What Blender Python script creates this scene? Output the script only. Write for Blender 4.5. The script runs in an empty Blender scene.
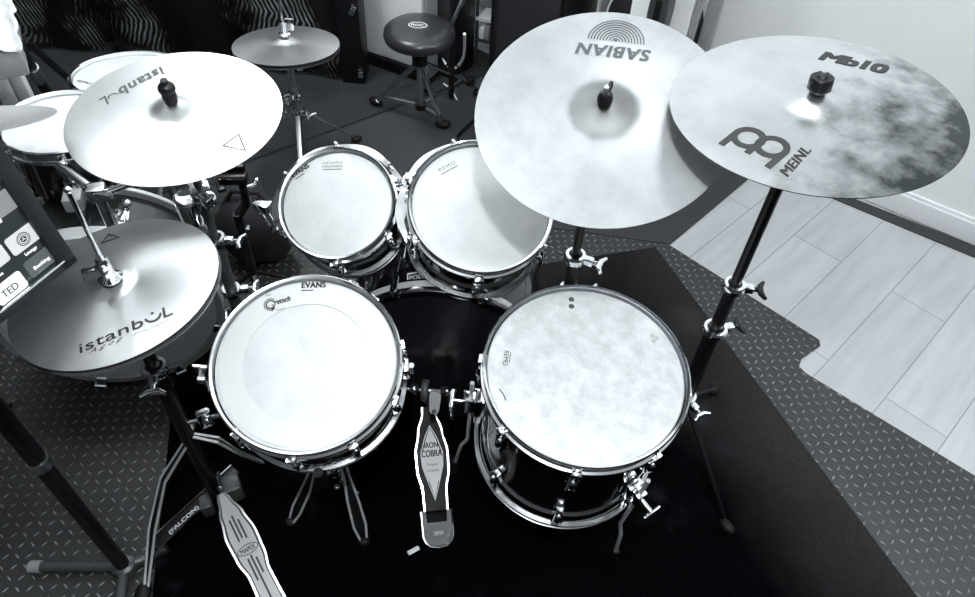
import bpy, bmesh, math, random
from mathutils import Vector as V, Matrix as M
random.seed(7)
S = bpy.context.scene
COL = S.collection
PI = math.pi

# ------------------------------------------------------------------ camera
F_PX, CX, CY, CAM_H = 720.0, 487.5, 298.5, 1.76
nad = V((-47, 655, F_PX)).normalized()
up_c = -nad
fw_c = (V((0, 0, 1)) - up_c * up_c.z).normalized()
rt_c = fw_c.cross(up_c)
R3 = M((rt_c, fw_c, up_c))
CAM = V((0, 0, CAM_H))
cam_d = bpy.data.cameras.new('camera')
cam_d.sensor_width = 36.0
cam_d.lens = 36.0 * F_PX / 975.0
cam_d.clip_start = 0.05
cam = bpy.data.objects.new('camera', cam_d)
COL.objects.link(cam)
cx, cy, cz = R3 @ V((1, 0, 0)), R3 @ V((0, -1, 0)), R3 @ V((0, 0, -1))
mw = M((cx, cy, cz)).transposed().to_4x4()
mw.translation = CAM
cam.matrix_world = mw
S.camera = cam

def ray(x, y):
    return (R3 @ V(((x - CX) / F_PX, (y - CY) / F_PX, 1))).normalized()

def at(x, y, z=0.0):
    d = ray(x, y)
    return CAM + d * ((z - CAM_H) / d.z)

# ------------------------------------------------------------------ materials
def new_mat(name, col=(.5, .5, .5), rough=.5, metal=0.0, spec=.5, coat=0.0, emit=None):
    m = bpy.data.materials.new(name)
    m.use_nodes = True
    b = m.node_tree.nodes['Principled BSDF']
    c = col if hasattr(col, '__len__') else (col, col, col)
    b.inputs['Base Color'].default_value = (*c, 1)
    b.inputs['Roughness'].default_value = rough
    b.inputs['Metallic'].default_value = metal
    b.inputs['Specular IOR Level'].default_value = spec
    b.inputs['Coat Weight'].default_value = coat
    b.inputs['Coat Roughness'].default_value = .06
    if emit:
        b.inputs['Emission Color'].default_value = (*emit[0], 1)
        b.inputs['Emission Strength'].default_value = emit[1]
    return m

class NT:
    """small node-tree helper"""
    def __init__(s, m):
        s.t = m.node_tree; s.n = s.t.nodes; s.b = s.n['Principled BSDF']
    def node(s, typ, **kw):
        n = s.n.new(typ)
        for k, v in kw.items():
            if k.startswith('i_'):
                n.inputs[k[2:].replace('_', ' ')].default_value = v
            else:
                setattr(n, k, v)
        return n
    def link(s, a, b): s.t.links.new(a, b)
    def math(s, op, a, b=None, c=None):
        n = s.node('ShaderNodeMath', operation=op)
        for i, v in enumerate((a, b, c)):
            if v is None: continue
            if isinstance(v, (int, float)): n.inputs[i].default_value = v
            else: s.link(v, n.inputs[i])
        return n.outputs[0]
    def coord(s, scale=(1, 1, 1), rot=(0, 0, 0), kind='Object'):
        tc = s.node('ShaderNodeTexCoord'); mp = s.node('ShaderNodeMapping')
        mp.inputs['Scale'].default_value = scale; mp.inputs['Rotation'].default_value = rot
        s.link(tc.outputs[kind], mp.inputs['Vector'])
        return mp.outputs['Vector']
    def noise(s, vec, scale, detail=4, rough=.6):
        n = s.node('ShaderNodeTexNoise')
        n.inputs['Scale'].default_value = scale; n.inputs['Detail'].default_value = detail
        n.inputs['Roughness'].default_value = rough
        s.link(vec, n.inputs['Vector'])
        return n.outputs['Fac']
    def ramp(s, fac, stops):
        r = s.node('ShaderNodeValToRGB')
        el = r.color_ramp.elements
        while len(el) < len(stops): el.new(.5)
        for e, (p, c) in zip(el, stops):
            e.position = p
            e.color = (*(c if hasattr(c, '__len__') else (c, c, c)), 1)
        s.link(fac, r.inputs['Fac'])
        return r.outputs['Color']
    def bump(s, h, strength=.3, dist=.002):
        b = s.node('ShaderNodeBump')
        b.inputs['Strength'].default_value = strength; b.inputs['Distance'].default_value = dist
        s.link(h, b.inputs['Height']); s.link(b.outputs['Normal'], s.b.inputs['Normal'])

dim_chrome = new_mat('dull_chrome', (.22, .23, .24), .25, 1.0)
chrome = new_mat('chrome', (.86, .88, .9), .1, 1.0)
steel = new_mat('brushed_steel', (.55, .57, .58), .32, 1.0)
black_metal = new_mat('black_metal', (.005, .005, .0065), .38, 0, .35)
black_gloss = new_mat('black_lacquer', (.004, .004, .006), .12, 0, .5, .6)
rubber = new_mat('black_rubber', (.004, .004, .005), .6, 0, .25)
felt = new_mat('black_felt', (.006, .006, .007), .55)
grey_felt = new_mat('grey_felt', (.33, .34, .35), .9)
print_black = new_mat('black_print', (.012, .013, .015), .5)
print_grey = new_mat('grey_print', (.06, .065, .07), .5)
print_pale = new_mat('pale_grey_print', (.38, .39, .40), .5)
print_white = new_mat('white_print', (.8, .82, .83), .4)
plastic_white = new_mat('white_plastic', (.86, .88, .9), .4)
plastic_grey = new_mat('grey_plastic', (.28, .29, .3), .45)
pedal_grey = new_mat('grey_pedal_paint', (.30, .31, .33), .4)
heel_grey = new_mat('grey_heel_paint', (.10, .105, .11), .6)
vinyl = new_mat('black_vinyl', (.020, .021, .024), .30, 0, .5)
dark_cloth = new_mat('dark_cloth', (.012, .012, .015), .85)
dark_grey = new_mat('dark_grey_plastic', (.045, .05, .052), .4)
edge_m = new_mat('silver_edge', (.55, .57, .58), .3, .35)
bass_head = new_mat('black_drumhead', (.010, .010, .013), .2, 0, .5)

def head_material(name, lo, hi, rough, scale):
    m = new_mat(name, (.8, .8, .8), rough)
    t = NT(m); v = t.coord()
    n1 = t.noise(v, scale, 6, .7)
    t.link(t.ramp(n1, [(.3, lo), (.62, hi)]), t.b.inputs['Base Color'])
    n2 = t.noise(v, 260, 2, .5)
    t.bump(n2, .12, .0006)
    return m
head_white = head_material('coated_white_drumhead', (.53, .555, .565), (.62, .64, .65), .38, 14)
head_worn = head_material('worn_white_drumhead', (.41, .43, .44), (.60, .62, .63), .33, 26)
head_clear = head_material('smoky_drumhead', (.20, .21, .22), (.26, .27, .28), .4, 8)
head_grey = head_material('grey_drumhead', (.70, .72, .73), (.80, .82, .83), .4, 8)

def cymbal_material(name, lo, hi, rough, aniso, metal, scale=6, blotch=None, bell=None):
    m = new_mat(name, hi, rough, metal)
    t = NT(m)
    v = t.coord()
    n = t.noise(v, scale, 6, .65)
    col = t.ramp(n, [(.32, lo), (.62, hi)])
    if blotch:
        # dark blotches thickening towards one side of the plate
        tc = t.node('ShaderNodeTexCoord'); sx = t.node('ShaderNodeSeparateXYZ')
        t.link(tc.outputs['Object'], sx.inputs[0])
        d = t.math('ADD', t.math('MULTIPLY', sx.outputs[0], blotch[0]), t.math('MULTIPLY', sx.outputs[1], blotch[1]))
        n2 = t.noise(v, 13, 7, .62)
        k = t.math('ADD', d, t.math('MULTIPLY_ADD', n2, 2.6, -1.3 + blotch[2]))
        mx = t.node('ShaderNodeMix', data_type='RGBA')
        f = t.node('ShaderNodeClamp'); t.link(k, f.inputs[0])
        t.link(f.outputs[0], mx.inputs['Factor']); t.link(col, mx.inputs[6])
        mx.inputs[7].default_value = (*blotch[3], 1)
        col = mx.outputs[2]
    if bell:
        # bell colour painted darker, in place of the dim surroundings it reflects
        tc = t.node('ShaderNodeTexCoord'); sx = t.node('ShaderNodeSeparateXYZ'); t.link(tc.outputs['Object'], sx.inputs[0])
        rr = t.math('SQRT', t.math('ADD', t.math('MULTIPLY', sx.outputs[0], sx.outputs[0]), t.math('MULTIPLY', sx.outputs[1], sx.outputs[1])))
        rr = t.math('ADD', rr, t.math('MULTIPLY_ADD', t.noise(v, 30, 3, .6), .012, -.006))
        mr = t.node('ShaderNodeMapRange', interpolation_type='SMOOTHSTEP'); t.link(rr, mr.inputs['Value'])
        mr.inputs['From Min'].default_value = bell[0] - .012; mr.inputs['From Max'].default_value = bell[0] + .004
        mr.inputs['To Min'].default_value = bell[1]; mr.inputs['To Max'].default_value = 1.0
        mx = t.node('ShaderNodeMix', data_type='RGBA', blend_type='MULTIPLY'); mx.inputs['Factor'].default_value = 1
        cc = t.node('ShaderNodeCombineColor')
        for i in range(3): t.link(mr.outputs[0], cc.inputs[i])
        t.link(col, mx.inputs[6]); t.link(cc.outputs[0], mx.inputs[7]); col = mx.outputs[2]
    t.link(col, t.b.inputs['Base Color'])
    # lathe grooves
    sx = t.node('ShaderNodeSeparateXYZ'); tc = t.node('ShaderNodeTexCoord')
    t.link(tc.outputs['Object'], sx.inputs[0])
    r = t.math('SQRT', t.math('ADD', t.math('MULTIPLY', sx.outputs[0], sx.outputs[0]), t.math('MULTIPLY', sx.outputs[1], sx.outputs[1])))
    cmb = t.node('ShaderNodeCombineXYZ'); t.link(r, cmb.inputs[0])
    g = t.noise(cmb.outputs[0], 420, 3, .6)
    t.bump(g, .10, .0006)
    t.b.inputs['Anisotropic'].default_value = aniso
    tg = t.node('ShaderNodeTangent', direction_type='RADIAL', axis='Z')
    t.link(tg.outputs[0], t.b.inputs['Tangent'])
    return m
cym_bright = cymbal_material('bright_bronze', (.54, .56, .57), (.65, .67, .68), .43, .5, .85, 6, None, (.044, .68))
cym_satin = cymbal_material('satin_bronze', (.33, .345, .355), (.42, .435, .445), .48, .45, .9, 9, None, (.066, .55))
cym_hat = cymbal_material('lathed_bronze', (.46, .475, .485), (.56, .58, .59), .38, .68, .92, 5)
cym_blotch = cymbal_material('blotchy_bronze', (.52, .54, .55), (.66, .68, .69), .27, .4, .95, 7,
                            blotch=(3.6, -2.6, -.02, (.05, .058, .062)))
cym_old = cymbal_material('dull_bronze', (.36, .37, .38), (.46, .47, .48), .38, .5, .85, 6)

def floor_laminate():
    m = new_mat('pale_laminate', (.6, .6, .6), .38)
    t = NT(m)
    v = t.coord((1, 1, 1), (0, 0, -math.radians(47)))
    b = t.node('ShaderNodeTexBrick')
    b.inputs['Color1'].default_value = (.40, .415, .43, 1); b.inputs['Color2'].default_value = (.455, .472, .487, 1)
    b.inputs['Mortar'].default_value = (.25, .26, .27, 1)
    b.inputs['Scale'].default_value = 1.0; b.inputs['Mortar Size'].default_value = .0022
    b.inputs['Brick Width'].default_value = .9; b.inputs['Row Height'].default_value = .19
    t.link(v, b.inputs['Vector'])
    vg = t.coord((2.2, 16, 1), (0, 0, 0))
    mpr = t.node('ShaderNodeMapping'); mpr.inputs['Scale'].default_value = (1.6, 11, 1)
    t.link(v, mpr.inputs['Vector'])
    n = t.noise(mpr.outputs[0], 2.0, 6, .6)
    mx = t.node('ShaderNodeMix', data_type='RGBA', blend_type='MULTIPLY')
    mx.inputs['Factor'].default_value = .55
    t.link(b.outputs['Color'], mx.inputs[6]); t.link(t.ramp(n, [(.3, .72), (.6, 1.0)]), mx.inputs[7])
    t.link(mx.outputs[2], t.b.inputs['Base Color'])
    return m

def tread_mat():
    m = new_mat('tread_rubber', (.04, .04, .04), .42)
    t = NT(m)
    v = t.coord((1, 1, 1), (0, 0, math.radians(-8)))
    sx = t.node('ShaderNodeSeparateXYZ'); t.link(v, sx.inputs[0])
    P = .027
    gx = t.math('DIVIDE', sx.outputs[0], P); gy = t.math('DIVIDE', sx.outputs[1], P)
    ix = t.math('FLOOR', gx); iy = t.math('FLOOR', gy)
    fx = t.math('SUBTRACT', t.math('SUBTRACT', gx, ix), .5); fy = t.math('SUBTRACT', t.math('SUBTRACT', gy, iy), .5)
    par = t.math('MODULO', t.math('ABSOLUTE', t.math('ADD', ix, iy)), 2.0)
    sg = t.math('MULTIPLY_ADD', par, 2.0, -1.0)
    a = t.math('ADD', fx, t.math('MULTIPLY', fy, sg)); b = t.math('SUBTRACT', fx, t.math('MULTIPLY', fy, sg))
    d = t.math('ADD', t.math('POWER', t.math('DIVIDE', a, .52), 2.0), t.math('POWER', t.math('DIVIDE', b, .14), 2.0))
    mask = t.math('SUBTRACT', 1.0, t.math('MINIMUM', d, 1.0))
    n = t.noise(v, 3.0, 6, .65); n2 = t.noise(v, 160, 3, .6)
    base = t.math('MULTIPLY_ADD', n, .034, .006)
    base = t.math('MULTIPLY', base, t.math('MULTIPLY_ADD', n2, 1.3, .35))
    worn_glint = t.math('MULTIPLY', t.noise(v, 9, 3, .6), t.math('MULTIPLY', mask, .48))  # lighter dash tops: wear, plus specular glints painted into the colour
    c = t.math('ADD', base, worn_glint)
    cc = t.node('ShaderNodeCombineColor')
    for i, k in enumerate((.96, 1.02, 1.05)): t.link(t.math('MULTIPLY', c, k), cc.inputs[i])
    t.link(cc.outputs[0], t.b.inputs['Base Color'])
    t.bump(mask, .8, .004)
    return m

def pile_mat(name, lo, hi, scale, bump, dust=None):
    m = new_mat(name, hi, .95, 0, .03)
    t = NT(m); v = t.coord()
    n = t.noise(v, scale, 4, .7)
    col = t.ramp(n, [(.3, lo), (.7, hi)])
    if dust:
        n2 = t.noise(v, dust[0], 5, .6); n3 = t.noise(v, 220, 3, .7)
        k = t.math('MULTIPLY', t.math('MAXIMUM', t.math('SUBTRACT', n2, dust[1]), 0.0), t.math('MULTIPLY', n3, dust[2]))
        mx = t.node('ShaderNodeMix', data_type='RGBA', clamp_factor=True)
        t.link(k, mx.inputs['Factor']); t.link(col, mx.inputs[6]); mx.inputs[7].default_value = (.16, .17, .18, 1)
        col = mx.outputs[2]
    t.link(col, t.b.inputs['Base Color'])
    t.bump(n, bump, .003)
    return m
carpet_m = pile_mat('grey_carpet', (.030, .0325, .034), (.062, .066, .070), 170, .4)
carpet_dark = pile_mat('dark_carpet', (.021, .023, .025), (.046, .049, .052), 170, .4)
def rug_mat():
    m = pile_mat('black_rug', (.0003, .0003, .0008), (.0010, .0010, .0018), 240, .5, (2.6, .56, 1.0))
    t = NT(m); v = t.coord(); sx = t.node('ShaderNodeSeparateXYZ'); t.link(v, sx.inputs[0])
    # grit plus shadow fall-off painted into the pile: lighter at right and far borders
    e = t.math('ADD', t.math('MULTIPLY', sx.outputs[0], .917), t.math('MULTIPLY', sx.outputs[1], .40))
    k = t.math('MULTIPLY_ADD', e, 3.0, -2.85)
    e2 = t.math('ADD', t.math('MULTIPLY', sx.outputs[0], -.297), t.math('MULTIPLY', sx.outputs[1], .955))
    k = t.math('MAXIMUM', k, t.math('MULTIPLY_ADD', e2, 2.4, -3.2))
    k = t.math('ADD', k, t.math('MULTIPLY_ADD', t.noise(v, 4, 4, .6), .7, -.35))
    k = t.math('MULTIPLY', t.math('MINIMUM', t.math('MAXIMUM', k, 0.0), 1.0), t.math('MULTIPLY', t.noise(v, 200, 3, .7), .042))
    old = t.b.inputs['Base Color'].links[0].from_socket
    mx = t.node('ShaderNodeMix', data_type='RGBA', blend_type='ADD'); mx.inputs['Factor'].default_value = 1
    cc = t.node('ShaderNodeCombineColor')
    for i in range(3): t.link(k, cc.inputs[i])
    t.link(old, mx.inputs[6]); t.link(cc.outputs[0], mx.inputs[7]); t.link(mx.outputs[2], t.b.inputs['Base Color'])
    return m
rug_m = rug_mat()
laminate_m = floor_laminate()
tread_m = tread_mat()

def wall_mat(name, lo, hi):
    m = new_mat(name, hi, .7); t = NT(m); v = t.coord()
    t.link(t.ramp(t.noise(v, 2.5, 5, .6), [(.3, lo), (.7, hi)]), t.b.inputs['Base Color'])
    t.bump(t.noise(v, 90, 3, .6), .1, .001)
    return m
wall_m = wall_mat('white_painted_wall', (.70, .72, .73), (.76, .78, .79))
ceil_m = wall_mat('white_ceiling', (.82, .83, .84), (.86, .87, .88))
skirt_m = new_mat('white_gloss_trim', (.74, .76, .78), .4)
dark_wall_m = wall_mat('dark_wall_paint', (.02, .02, .023), (.03, .03, .033))

def curtain_mat():
    m = new_mat('black_ribbed_fabric', (.01, .01, .012), .7, 0, .15)
    t = NT(m); v = t.coord()
    sx = t.node('ShaderNodeSeparateXYZ'); t.link(v, sx.inputs[0])
    zig = t.math('PINGPONG', t.math('ADD', t.math('MULTIPLY', sx.outputs[2], 1.0), t.math('MULTIPLY', sx.outputs[0], .30)), .13)
    ph = t.math('ADD', sx.outputs[0], t.math('MULTIPLY', zig, .38))
    ph = t.math('ADD', ph, t.math('MULTIPLY', t.noise(v, 3.5, 3, .6), .09))
    w = t.math('SINE', t.math('MULTIPLY', ph, 2 * PI / .020))
    w = t.math('MULTIPLY_ADD', w, .5, .5)
    w = t.math('POWER', w, 3.0)
    patch = t.noise(v, 3.4, 4, .7)
    k = t.math('MULTIPLY', w, t.math('MAXIMUM', t.math('MULTIPLY_ADD', patch, 1.6, -.78), 0.0))
    c = t.math('ADD', t.math('MULTIPLY', k, .8), .002)
    cc = t.node('ShaderNodeCombineColor')
    for i, q in enumerate((.95, 1.0, 1.04)): t.link(t.math('MULTIPLY', c, q), cc.inputs[i])
    t.link(cc.outputs[0], t.b.inputs['Base Color'])
    t.bump(w, .3, .004)
    return m
curtain_m = curtain_mat()

# ------------------------------------------------------------------ mesh builder
def frame(z, x=None):
    """rotation whose local Z is z"""
    z = V(z).normalized()
    if x is None:
        x = V((0, 1, 0)).cross(z)
        if x.length < 1e-4: x = V((1, 0, 0))
    x = V(x); x = (x - z * x.dot(z)).normalized()
    return M((x, z.cross(x), z)).transposed()

class MB:
    def __init__(s): s.b = bmesh.new()
    def _v(s, pts): return [s.b.verts.new(p) for p in pts]
    def box(s, c, size, rot=None, bev=0.0):
        rot = rot or M.Identity(3)
        r = bmesh.ops.create_cube(s.b, size=1)
        for v in r['verts']:
            v.co = V(c) + rot @ V((v.co.x * size[0], v.co.y * size[1], v.co.z * size[2]))
        if bev:
            ed = list({e for v in r['verts'] for e in v.link_edges})
            bmesh.ops.bevel(s.b, geom=ed, offset=bev, segments=2, profile=.5, affect='EDGES')
        return s
    def tube(s, pts, r, seg=12, caps=True, closed=False):
        pts = [V(p) for p in pts]; n = len(pts)
        rr = r if hasattr(r, '__len__') else [r] * n
        rings = []; prev = None
        for i, p in enumerate(pts):
            if closed: d = pts[(i + 1) % n] - pts[i - 1]
            else: d = pts[min(i + 1, n - 1)] - pts[max(i - 1, 0)]
            if d.length < 1e-9: d = V((0, 0, 1))
            d.normalize()
            if prev is None:
                a = d.orthogonal().normalized()
            else:
                a = prev - d * prev.dot(d)
                a = a.normalized() if a.length > 1e-6 else d.orthogonal().normalized()
            prev = a; b = d.cross(a)
            rings.append(s._v([p + (a * math.cos(2 * PI * k / seg) + b * math.sin(2 * PI * k / seg)) * rr[i] for k in range(seg)]))
        m = n if closed else n - 1
        for i in range(m):
            A, B = rings[i], rings[(i + 1) % n]
            for k in range(seg):
                s.b.faces.new((A[k], A[(k + 1) % seg], B[(k + 1) % seg], B[k]))
        if caps and not closed:
            s.b.faces.new(rings[0][::-1]); s.b.faces.new(rings[-1])
        return s
    def cyl(s, p0, p1, r, r1=None, seg=16):
        return s.tube([p0, p1], [r, r if r1 is None else r1], seg)
    def lathe(s, prof, seg=64, rot=None, loc=(0, 0, 0), close=False):
        """profile of (r, z); r = 0 gives a pole; close joins the last to the first"""
        rot = rot or M.Identity(3); loc = V(loc); rings = []
        for r, z in prof:
            if r < 1e-6: rings.append(s._v([loc + rot @ V((0, 0, z))]))
            else: rings.append(s._v([loc + rot @ V((r * math.cos(2 * PI * k / seg), r * math.sin(2 * PI * k / seg), z)) for k in range(seg)]))
        m = len(rings)
        for i in range(m if close else m - 1):
            A, B = rings[i], rings[(i + 1) % m]
            for k in range(seg):
                k2 = (k + 1) % seg
                if len(A) == 1 and len(B) == 1: continue
                if len(A) == 1: s.b.faces.new((A[0], B[k2], B[k]))
                elif len(B) == 1: s.b.faces.new((A[k], A[k2], B[0]))
                else: s.b.faces.new((A[k], A[k2], B[k2], B[k]))
        return s
    def prism(s, poly, z0, z1, rot=None, loc=(0, 0, 0)):
        rot = rot or M.Identity(3); loc = V(loc)
        A = s._v([loc + rot @ V((x, y, z0)) for x, y in poly]); B = s._v([loc + rot @ V((x, y, z1)) for x, y in poly])
        n = len(poly)
        s.b.faces.new(A[::-1]); s.b.faces.new(B)
        for i in range(n): s.b.faces.new((A[i], A[(i + 1) % n], B[(i + 1) % n], B[i]))
        return s
    def bar(s, p0, p1, w, t, upv=(0, 0, 1), bev=0.0):
        p0, p1 = V(p0), V(p1); d = (p1 - p0); L = d.length; d.normalize()
        u = V(upv); u = u - d * u.dot(d)
        u = u.normalized() if u.length > 1e-5 else d.orthogonal().normalized()
        rot = M((d, u.cross(d), u)).transposed()
        return s.box((p0 + p1) / 2, (L, w, t), rot, bev)
    def ball(s, c, r, sc=(1, 1, 1), rot=None, seg=16):
        rot = rot or M.Identity(3)
        g = bmesh.ops.create_uvsphere(s.b, u_segments=seg, v_segments=max(8, seg // 2), radius=1)
        for v in g['verts']: v.co = V(c) + rot @ V((v.co.x * r * sc[0], v.co.y * r * sc[1], v.co.z * r * sc[2]))
        return s
    def faces(s, verts, faces):
        vs = s._v(verts)
        for f in faces:
            try: s.b.faces.new([vs[i] for i in f])
            except ValueError: pass
        return s
    def finish(s, name, mat, parent=None, inv=None, angle=38, recalc=True):
        if recalc: bmesh.ops.recalc_face_normals(s.b, faces=s.b.faces[:])
        if inv is not None: s.b.transform(inv)
        s.b.normal_update()
        a = math.radians(angle)
        for f in s.b.faces: f.smooth = True
        for e in s.b.edges:
            e.smooth = len(e.link_faces) == 2 and e.calc_face_angle(0) < a
        me = bpy.data.meshes.new(name)
        s.b.to_mesh(me); s.b.free()
        me.materials.append(mat)
        o = bpy.data.objects.new(name, me); COL.objects.link(o)
        if parent is not None: o.parent = parent
        return o

def tag(o, label, cat, group=None, kind=None):
    o['label'] = label; o['category'] = cat
    if group: o['group'] = group
    if kind: o['kind'] = kind
    return o

def structure(name, mb, mat):
    o = mb.finish(name, mat); o['kind'] = 'structure'
    return o

class Thing:
    """an Empty at the thing's base; parts are given in local or in world coordinates"""
    def __init__(s, name, label, cat, loc=(0, 0, 0), rot=None, group=None):
        s.o = bpy.data.objects.new(name, None); COL.objects.link(s.o)
        s.o.empty_display_size = .05
        m = (rot or M.Identity(3)).to_4x4(); m.translation = V(loc)
        s.o.matrix_world = m; s.m = m; s.inv = m.inverted()
        tag(s.o, label, cat, group)
    def part(s, name, mb, mat, parent=None, world=False, label=None, angle=38):
        o = mb.finish(name, mat, parent or s.o, s.inv if world else None, angle)
        if label: o['label'] = label
        return o

# ---- lettering -------------------------------------------------------------
def text_geo(body, shear=0.0, bold=0.0, space=1.0):
    cu = bpy.data.curves.new('lettering', 'FONT')
    cu.body = body; cu.size = 1; cu.shear = shear; cu.offset = bold; cu.space_character = space
    cu.resolution_u = 4
    o = bpy.data.objects.new('lettering', cu); COL.objects.link(o)
    me = o.to_mesh()
    vs = [v.co.copy() for v in me.vertices]; fs = [tuple(p.vertices) for p in me.polygons]
    o.to_mesh_clear()
    bpy.data.objects.remove(o); bpy.data.curves.remove(cu)
    return vs, fs

def put_text(mb, body, p0, d, h, surf, shear=0.0, bold=0.0, space=1.0, upv=None):
    """writes body along the 2D vector d from p0, letters h tall, on the surface surf(x, y) -> z"""
    vs, fs = text_geo(body, shear, 0.0, space)
    x0 = min(v.x for v in vs); x1 = max(v.x for v in vs); y0 = min(v.y for v in vs); y1 = max(v.y for v in vs)
    d = V(d); u = V(upv) if upv is not None else V((-d.y, d.x)).normalized() * h
    sh_ = d.normalized() * (bold * h * 1.1); su = u.normalized() * (bold * h * .6)
    offs = [(0, 0)] if bold <= 0 else [(0, 0), (1, 1), (-1, 1), (1, -1), (-1, -1)]
    for i, (ox, oy) in enumerate(offs):
        out = []
        for v in vs:
            a = (v.x - x0) / (x1 - x0); b = (v.y - y0) / (y1 - y0)
            x = p0[0] + d.x * a + u.x * b + sh_.x * ox + su.x * oy; y = p0[1] + d.y * a + u.y * b + sh_.y * ox + su.y * oy
            out.append((x, y, surf(x, y) + .00004 * i))
        mb.faces(out, fs)

def flat_poly(mb, pts, surf):
    mb.faces([(x, y, surf(x, y)) for x, y in pts], [tuple(range(len(pts)))])

def stroke(mb, pts, w, surf, closed=False):
    """a printed line of width w"""
    n = len(pts); L = []; Rr = []
    for i in range(n):
        a = V(pts[i - 1]) if (i > 0 or closed) else V(pts[i]); b = V(pts[(i + 1) % n]) if (i < n - 1 or closed) else V(pts[i])
        t = (b - a).normalized(); nn = V((-t.y, t.x)) * w / 2
        L.append(V(pts[i]) + nn); Rr.append(V(pts[i]) - nn)
    vs = [(p.x, p.y, surf(p.x, p.y)) for p in L + Rr]
    m = n if closed else n - 1
    mb.faces(vs, [(i, (i + 1) % n, n + (i + 1) % n, n + i) for i in range(m)])

def arc(c, r, a0, a1, n=24):
    return [(c[0] + r * math.cos(math.radians(a0 + (a1 - a0) * i / n)), c[1] + r * math.sin(math.radians(a0 + (a1 - a0) * i / n))) for i in range(n + 1)]

# ------------------------------------------------------------------ room
Z0 = 0.0
fl = MB(); fl.box((.1, 1.4, -.025), (7.4, 7.0, .05)); structure('floor', fl, laminate_m)
ce = MB(); ce.box((.1, 1.4, 2.63), (7.4, 7.0, .06)); structure('ceiling', ce, ceil_m)
# right-hand wall runs away diagonally
w0, w1 = V((3.6, .86, 0)), V((-1.6, 4.31, 0))
wd = (w1 - w0).normalized(); wn = V((-wd.y, wd.x, 0))      # towards the room
if (V((0, 0, 0)) - w0).dot(wn) < 0: wn = -wn
wb = MB(); wb.bar(w0 + V((0, 0, 1.3)) - wn * .05, w1 + V((0, 0, 1.3)) - wn * .05, .1, 2.6); structure('wall_right', wb, wall_m)
sk = MB()
sk.bar(w0 + wn * .008 + V((0, 0, .045)), w1 + wn * .008 + V((0, 0, .045)), .016, .08)
sk.bar(w0 + wn * .005 + V((0, 0, .092)), w1 + wn * .005 + V((0, 0, .092)), .010, .014)
structure('baseboard_right', sk, skirt_m)
wb = MB(); wb.box((-1.6, 3.55, 1.3), (4.0, .1, 2.6)); structure('wall_back', wb, wall_m)
wb = MB(); wb.box((-3.4, 1.2, 1.3), (.1, 6.4, 2.6)); structure('wall_left', wb, dark_wall_m)
wb = MB(); wb.box((.1, -1.9, 1.3), (7.2, .1, 2.6)); structure('wall_front', wb, dark_wall_m)

def slab(name, poly, z0, z1, mat, label, cat, group=None):
    b = MB(); b.prism(poly, z0, z1)
    o = b.finish(name, mat)
    return tag(o, label, cat, group)
ZM = .005
tile_corner = (1.07, 2.41)
slab('rubber_mat', [(-3.2, -1.6), (3.3, -1.6), (3.3, -.62), (1.40, 1.06), (1.0, 1.385), (.985, 1.41), (1.0, 1.44), (1.075, 1.50), (1.078, 1.525), (.64, 1.925), (.2, 1.97), (-3.2, 1.97)],
     .0005, ZM, tread_m, 'dark rubber floor mat with raised treads under the front drum kit', 'mat')
ul = MB(); ul.bar((-1.35, 1.88, .0011), (.12, 3.17, .0011), .06, .0016); structure('trim_1', ul, new_mat('seam_tape', (.004, .004, .005), .8))
slab('carpet', [(-3.2, 1.974), (-1.262, 1.974), (.024, 3.10), (-.3, 3.35), (-.7, 3.47), (-3.2, 3.47)], .002, ZM, carpet_dark,
     'dark grey carpet piece beyond the seam, below the black ribbed curtain', 'carpet')
slab('carpet', [(-1.248, 1.974), (.2, 1.974), (.645, 1.93), (1.055, 2.405), (1.28, 2.29), (1.76, 1.98), (3.2, 1.02), (3.3, 1.03), (1.80, 2.035), (.045, 3.09)], .002, ZM, carpet_m,
     'grey carpet piece in front of the seam, running along the white wall', 'carpet')
# black drum rug
rc = V((.585, 1.90)); ru = V((-.955, -.297)); rv = V((.40, -.917))
ZR = .013
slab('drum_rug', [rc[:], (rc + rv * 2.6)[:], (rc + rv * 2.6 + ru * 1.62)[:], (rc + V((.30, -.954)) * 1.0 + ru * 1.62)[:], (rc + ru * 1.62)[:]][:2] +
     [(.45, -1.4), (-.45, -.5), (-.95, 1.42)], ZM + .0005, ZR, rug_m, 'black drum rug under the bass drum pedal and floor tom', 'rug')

# ------------------------------------------------------------------ curtain
def wavy(x):
    return 2.90 + .03 * math.sin(x * 9.0) + .018 * math.sin(x * 21 + 1)
cb = MB()
nx, nz = 260, 30
xs = [-3.2 + (2.48) * i / nx for i in range(nx + 1)]
vs = []
for side in (0, 1):
    for j in range(nz + 1):
        z = .02 + 1.25 * j / nz
        for x in xs:
            vs.append((x, wavy(x + .05 * math.sin(z * 5)) + .02 * math.sin(z * 7 + x * 3) + side * .012, z))
fs = []
st = (nx + 1) * (nz + 1)
for side in (0, 1):
    for j in range(nz):
        for i in range(nx):
            a = side * st + j * (nx + 1) + i
            fs.append((a, a + 1, a + nx + 2, a + nx + 1))
for i in range(nx):
    fs.append((i, i + 1, st + i + 1, st + i)); k = nz * (nx + 1) + i
    fs.append((k, k + 1, st + k + 1, st + k))
for j in range(nz):
    a = j * (nx + 1); fs.append((a, a + nx + 1, st + a + nx + 1, st + a))
    a = a + nx; fs.append((a, a + nx + 1, st + a + nx + 1, st + a))
cb.faces(vs, fs)
tag(cb.finish('curtain', curtain_m, angle=60), 'black ribbed curtain hanging across the back of the room', 'curtain')

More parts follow.
